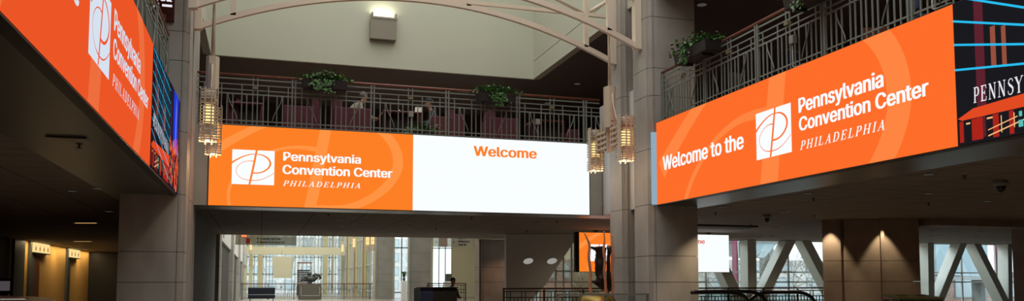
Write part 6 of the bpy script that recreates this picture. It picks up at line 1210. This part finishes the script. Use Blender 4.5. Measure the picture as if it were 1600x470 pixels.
q = ray_at(625, 172, Y=20.8); tag(obj('salt_shaker', cyl(NB(), (q.x, 20.9), .02, .015, ray_at(622, 173, Y=20.6).z+.0, ray_at(622, 173, Y=20.6).z+.09, 10), 'white_paper'), 'small white shaker on the table between the men', 'shaker')
q = ray_at(653, 178, Y=20.7); q.z = ray_at(629, 173, Y=20.6).z+.062
tag(obj('laptop', slab(NB(), [(q.x-.09, 20.7, q.z-.06), (q.x+.12, 20.7, q.z-.06), (q.x+.12, 20.75, q.z+.09), (q.x-.06, 20.75, q.z+.09)], (0, .015, 0)), 'white_paper'), 'open white laptop lid before the man in the cap', 'laptop')
# pale low walls and lit trim at the far side of the bridge
b = NB(); xs_ = [-1.4, 1.2, 1.9, 4.4, 5.0, 8.2]
for x0_, x1_ in zip(xs_[::2], xs_[1::2]): box(b, (x0_, 24.6, ZD), (x1_, 24.8, ZD+.52))
struct('wall_bridge_low', b, 'cream_wall')
b = box(NB(), (-1.5, YB-.2, 6.35), (8.3, YB, ZU)); struct('wall_bridge_far', b, 'dark_wall')
railing('thin railing on the far side of the bridge deck, against the bright hall', (-1.35, YB-.1, 0), (1, 0, 0), (0, -1, 0), 9.4, [.1, 1.9, 3.7, 5.5, 7.3, 9.2], ztop=5.82, first=-1.7)
# floor plant beside the junction box
t = empty('potted_plant', (3.7, YC+.45, ZD), 'low leafy green plant at the foot of the bridge railing', 'plant')
obj('pot', lathe(NB(), (3.75, YC+.5, ZD), [(.16, 0), (.2, .1), (.2, .16)], 16), 'planter', t)
b = NB(); rr = random.Random(12)
for i in range(330):
    p = Vector((3.72+rr.gauss(0, .22), YC+.48+rr.gauss(0, .1), ZD+.15+abs(rr.gauss(0, .11)))); leaf(b, p, Vector((rr.gauss(0, 1), rr.gauss(0, .6), rr.gauss(.1, .4))), up+Vector((rr.gauss(0, .4), rr.gauss(0, .4), 0)), rr.uniform(.05, .09), rr.randrange(2))
obj('foliage', b, ['leaf', 'leaf_dark'], t, recalc=False)
# right balcony furniture, dim
def cafe_chair(label, x, y, rot, m):
    t = empty('cafe_chair', (x, y, ZD), label, 'chair', None, rot)
    def q(name, a, c, mm): 
        o = obj(name, box(NB(), a, c, bev=.015), mm); o.parent = t
    q('seat', (-.22, -.22, .42), (.22, .22, .47), m); q('backrest', (-.21, .19, .55), (.21, .23, .92), m)
    for sx in (-.2, .17):
        q('leg', (sx, -.21, 0), (sx+.03, -.18, .42), 'chair_dark'); q('leg', (sx, .19, 0), (sx+.03, .22, .9), 'chair_dark')
cafe_chair('blue chair behind the right balcony rail, left of the grey box', 9.6, 12.8, .4, 'booth_blue'); cafe_chair('blue chair behind the right balcony rail near the top of the picture', 9.4, 9.6, 1.2, 'booth_blue')
cafe_chair('orange chair behind the right balcony rail near the upper planter', 9.9, 11.2, -.5, 'handrail'); cafe_chair('dark chair behind the right balcony rail, next to the pillar', 9.5, 14.6, .2, 'chair_dark')

# ================================================================ people
def skin_body(name, chains, m, par, sub=2):
    """one continuous skinned surface grown along joints (point, radius)"""
    me = bpy.data.meshes.new(name); vs = []; es = []; rad = []; idx = {}
    def vid(p, r):
        k = tuple(round(c, 4) for c in p)
        if k not in idx: idx[k] = len(vs); vs.append(p); rad.append(r)
        return idx[k]
    for ch in chains:
        pr = None
        for p, r in ch:
            i = vid(p, r)
            if pr is not None and pr != i: es.append((pr, i))
            pr = i
    me.from_pydata(vs, es, []); o = bpy.data.objects.new(name, me); COL.objects.link(o)
    sk = o.modifiers.new('s', 'SKIN'); sk.use_smooth_shade = True
    for i, r in enumerate(rad):
        rr_ = r if isinstance(r, tuple) else (r, r); me.skin_vertices[0].data[i].radius = rr_
    me.skin_vertices[0].data[0].use_root = True
    ss = o.modifiers.new('d', 'SUBSURF'); ss.levels = sub; ss.render_levels = sub
    dg = bpy.context.evaluated_depsgraph_get(); m2 = bpy.data.meshes.new_from_object(o.evaluated_get(dg))
    bpy.data.objects.remove(o); m2.name = name; m2.materials.clear(); m2.materials.append(M[m])
    for p in m2.polygons: p.use_smooth = True
    o = bpy.data.objects.new(name, m2); COL.objects.link(o); o.parent = par
    return o
def seated(label, loc, rot, jacket, trousers, lean=.12, hair='grey_hair', cap=None, s=1.0, beard=False):
    t = empty('person', loc, label, 'person', None, rot); t.scale = (s, s, s)
    # faces +X locally; hip at seat height .5
    L = lean; hip = (0, 0, .52); wa = (.02, 0, .70); ch = (.06+L*.4, 0, .92); nk = (.09+L*.8, 0, 1.10); hb = (.11+L, 0, 1.17); hx = .14+L
    arm = lambda g: [(ch, (.15, .13)), ((.06+L*.5, g*.17, 1.02), .065), ((.08+L*.5, g*.23, .84), .052), ((.22+L, g*.20, .74), .042), ((.40+L, g*.10, .76), .032)]
    leg = lambda g: [(hip, (.15, .15)), ((.08, g*.11, .52), .10), ((.46, g*.13, .55), .07), ((.50, g*.13, .30), .055), ((.48, g*.13, .08), .04), ((.62, g*.13, .04), .035)]
    hand = lambda g: [((.40+L, g*.10, .76), .03), ((.45+L, g*.09, .765), .034)]
    fing = lambda g: [[((.45+L, g*.09, .765), .034), ((.49+L, g*(.09+.018*k-.027), .765), .009), ((.52+L-.004*abs(k-1.5), g*(.09+.02*k-.03), .755), .008), ((.54+L-.006*abs(k-1.5), g*(.09+.02*k-.03), .74), .007)] for k in range(4)]+[[((.45+L, g*.09, .765), .034), ((.46+L, g*.045, .775), .01), ((.49+L, g*.035, .77), .008)]]
    head = [(nk, .05), (hb, .055), ((hx, 0, 1.24), (.075, .085)), ((hx, 0, 1.31), (.085, .095)), ((hx-.01, 0, 1.37), (.06, .07))]
    body = skin_body('body', [[(hip, (.15, .15)), (wa, (.14, .15)), (ch, (.15, .13)), (nk, .05)], head, arm(1), arm(-1), leg(1), leg(-1), hand(1), hand(-1)]+fing(1)+fing(-1), 'skin', t)
    b = NB(); slab(b, [(hx+.075, -.012, 1.25), (hx+.115, -.014, 1.255), (hx+.085, -.009, 1.305)], (0, .026, 0)); bmesh.ops.bevel(b, geom=b.edges[:], offset=.005, segments=2, affect='EDGES')
    o = obj('nose', b, 'skin'); o.parent = body
    for g in (-1, 1):
        b = NB(); blob(b, (hx+.068, g*.03, 1.305), (.012, .012, .008)); o = obj('eye', b, 'black'); o.parent = body
        b = NB(); blob(b, (hx-.01, g*.085, 1.28), (.018, .008, .03)); o = obj('ear', b, 'skin'); o.parent = body
    b = NB(); blob(b, (hx+.075, 0, 1.225), (.012, .028, .006)); o = obj('mouth', b, 'maroon'); o.parent = body
    jl = lambda g: [((.06, 0, .92) if False else ch, (.175, .155)), ((.06+L*.5, g*.17, 1.02), .085), ((.08+L*.5, g*.235, .84), .07), ((.22+L, g*.20, .74), .058), ((.37+L, g*.115, .758), .045)]
    skin_body('jacket', [[(( -.0, 0, .54), (.175, .17)), (wa, (.17, .17)), (ch, (.175, .155)), ((.085+L*.75, 0, 1.08), .085)], jl(1), jl(-1)], jacket, t)
    tl = lambda g: [((0, 0, .50), (.165, .165)), ((.08, g*.11, .52), .115), ((.46, g*.13, .55), .085), ((.50, g*.13, .30), .07), ((.485, g*.13, .12), .06)]
    skin_body('trousers', [tl(1), tl(-1)], trousers, t)
    b = NB()
    blob(b, (hx-.025, 0, 1.335), (.098, .098, .085)); 
    for v in b.verts:
        if v.co.x > hx+.045 and v.co.z < 1.34: v.co.x = hx+.045
    o = obj('hair', b, hair, smooth=True); o.parent = t
    if cap:
        b = NB(); blob(b, (hx-.012, 0, 1.345), (.108, .104, .095))
        bmesh.ops.bisect_plane(b, geom=b.verts[:]+b.edges[:]+b.faces[:], plane_co=(0, 0, 1.325), plane_no=(0, 0, -1), clear_outer=True)
        o = obj('cap', b, cap, smooth=True); o.parent = t
    if beard:
        b = NB(); blob(b, (hx+.055, 0, 1.205), (.035, .05, .03)); o = obj('beard', b, 'grey_hair', smooth=True); o.parent = t
    return t
X_ = X20(556, 160, 20.75)
seated('grey haired person in a grey jacket seated with back half turned', (X_-.16, 20.75, ZD-.05), .35, 'grey_jacket', 'dark_cloth', .26, s=1.03)
X_ = X20(676, 160, 21.25)
seated('person in a dark knit cap and plaid jacket seated facing left', (X_+.1, 21.28, ZD-.04), PI-.1, 'plaid', 'dark_cloth', .05, cap='cap_navy', beard=True, s=1.04)
# kiosk person far below
q = ray_at(702, 440, Y=27.5)
seated('dark haired person in dark clothes seated behind the blue information booth', (q.x, 27.5, -.02), -1.2, 'dark_cloth', 'dark_cloth', .1, hair='black', s=1.0)
q = ray_at(702, 470, Y=27.5)
cx_ = q.x
t = empty('office_chair', (cx_, 27.5, 0), 'black office chair under the person at the information booth', 'chair')
obj('seat', box(NB(), (cx_-.24, 27.26, .40), (cx_+.24, 27.74, .46), bev=.02), 'rubber', t)
obj('column', cyl(NB(), (cx_, 27.5), .03, .03, .05, .40, 12), 'steel', t); obj('base', cyl(NB(), (cx_, 27.5), .28, .26, 0, .05, 20), 'rubber', t)
x0, x1 = ray_at(656.5, 455, Y=25.5).x, ray_at(714.5, 455, Y=25.5).x
t = empty('information_booth', ((x0+x1)/2, 26, 0), 'dark booth with a blue left panel and faint lettering in the middle distance', 'booth')
zt = ray_at(685, 450, Y=25.5).z
bx('front_panel', (x0+.25, 25.5, 0), (x1, 25.58, zt), 'charcoal', t, .005)
bx('blue_panel', (x0, 25.49, 0), (x0+.42, 25.6, zt+.02), 'booth_blue', t, .005)
bx('side_panel', (x1-.06, 25.58, 0), (x1, 26.6, zt), 'charcoal', t, .005)
bx('side_panel', (x0, 25.6, 0), (x0+.06, 26.6, zt), 'charcoal', t, .005)
bx('counter_top', (x0, 25.4, zt), (x1+.02, 26.2, zt+.035), 'bracket', t, .005)
pn = Panel((x0, 25.5, 0), (1, 0, 0), (0, -1, 0)); b = NB(); pn.text(b, 'INFORMATION', .5, 1.22, zt-.12, .07, .002); obj('lettering', b, 'junction', t, recalc=False)
low_rail('short grey railing behind the information booth', ray_at(671, 440, Y=33).x, ray_at(733, 440, Y=33).x, 33.5, 1.2)
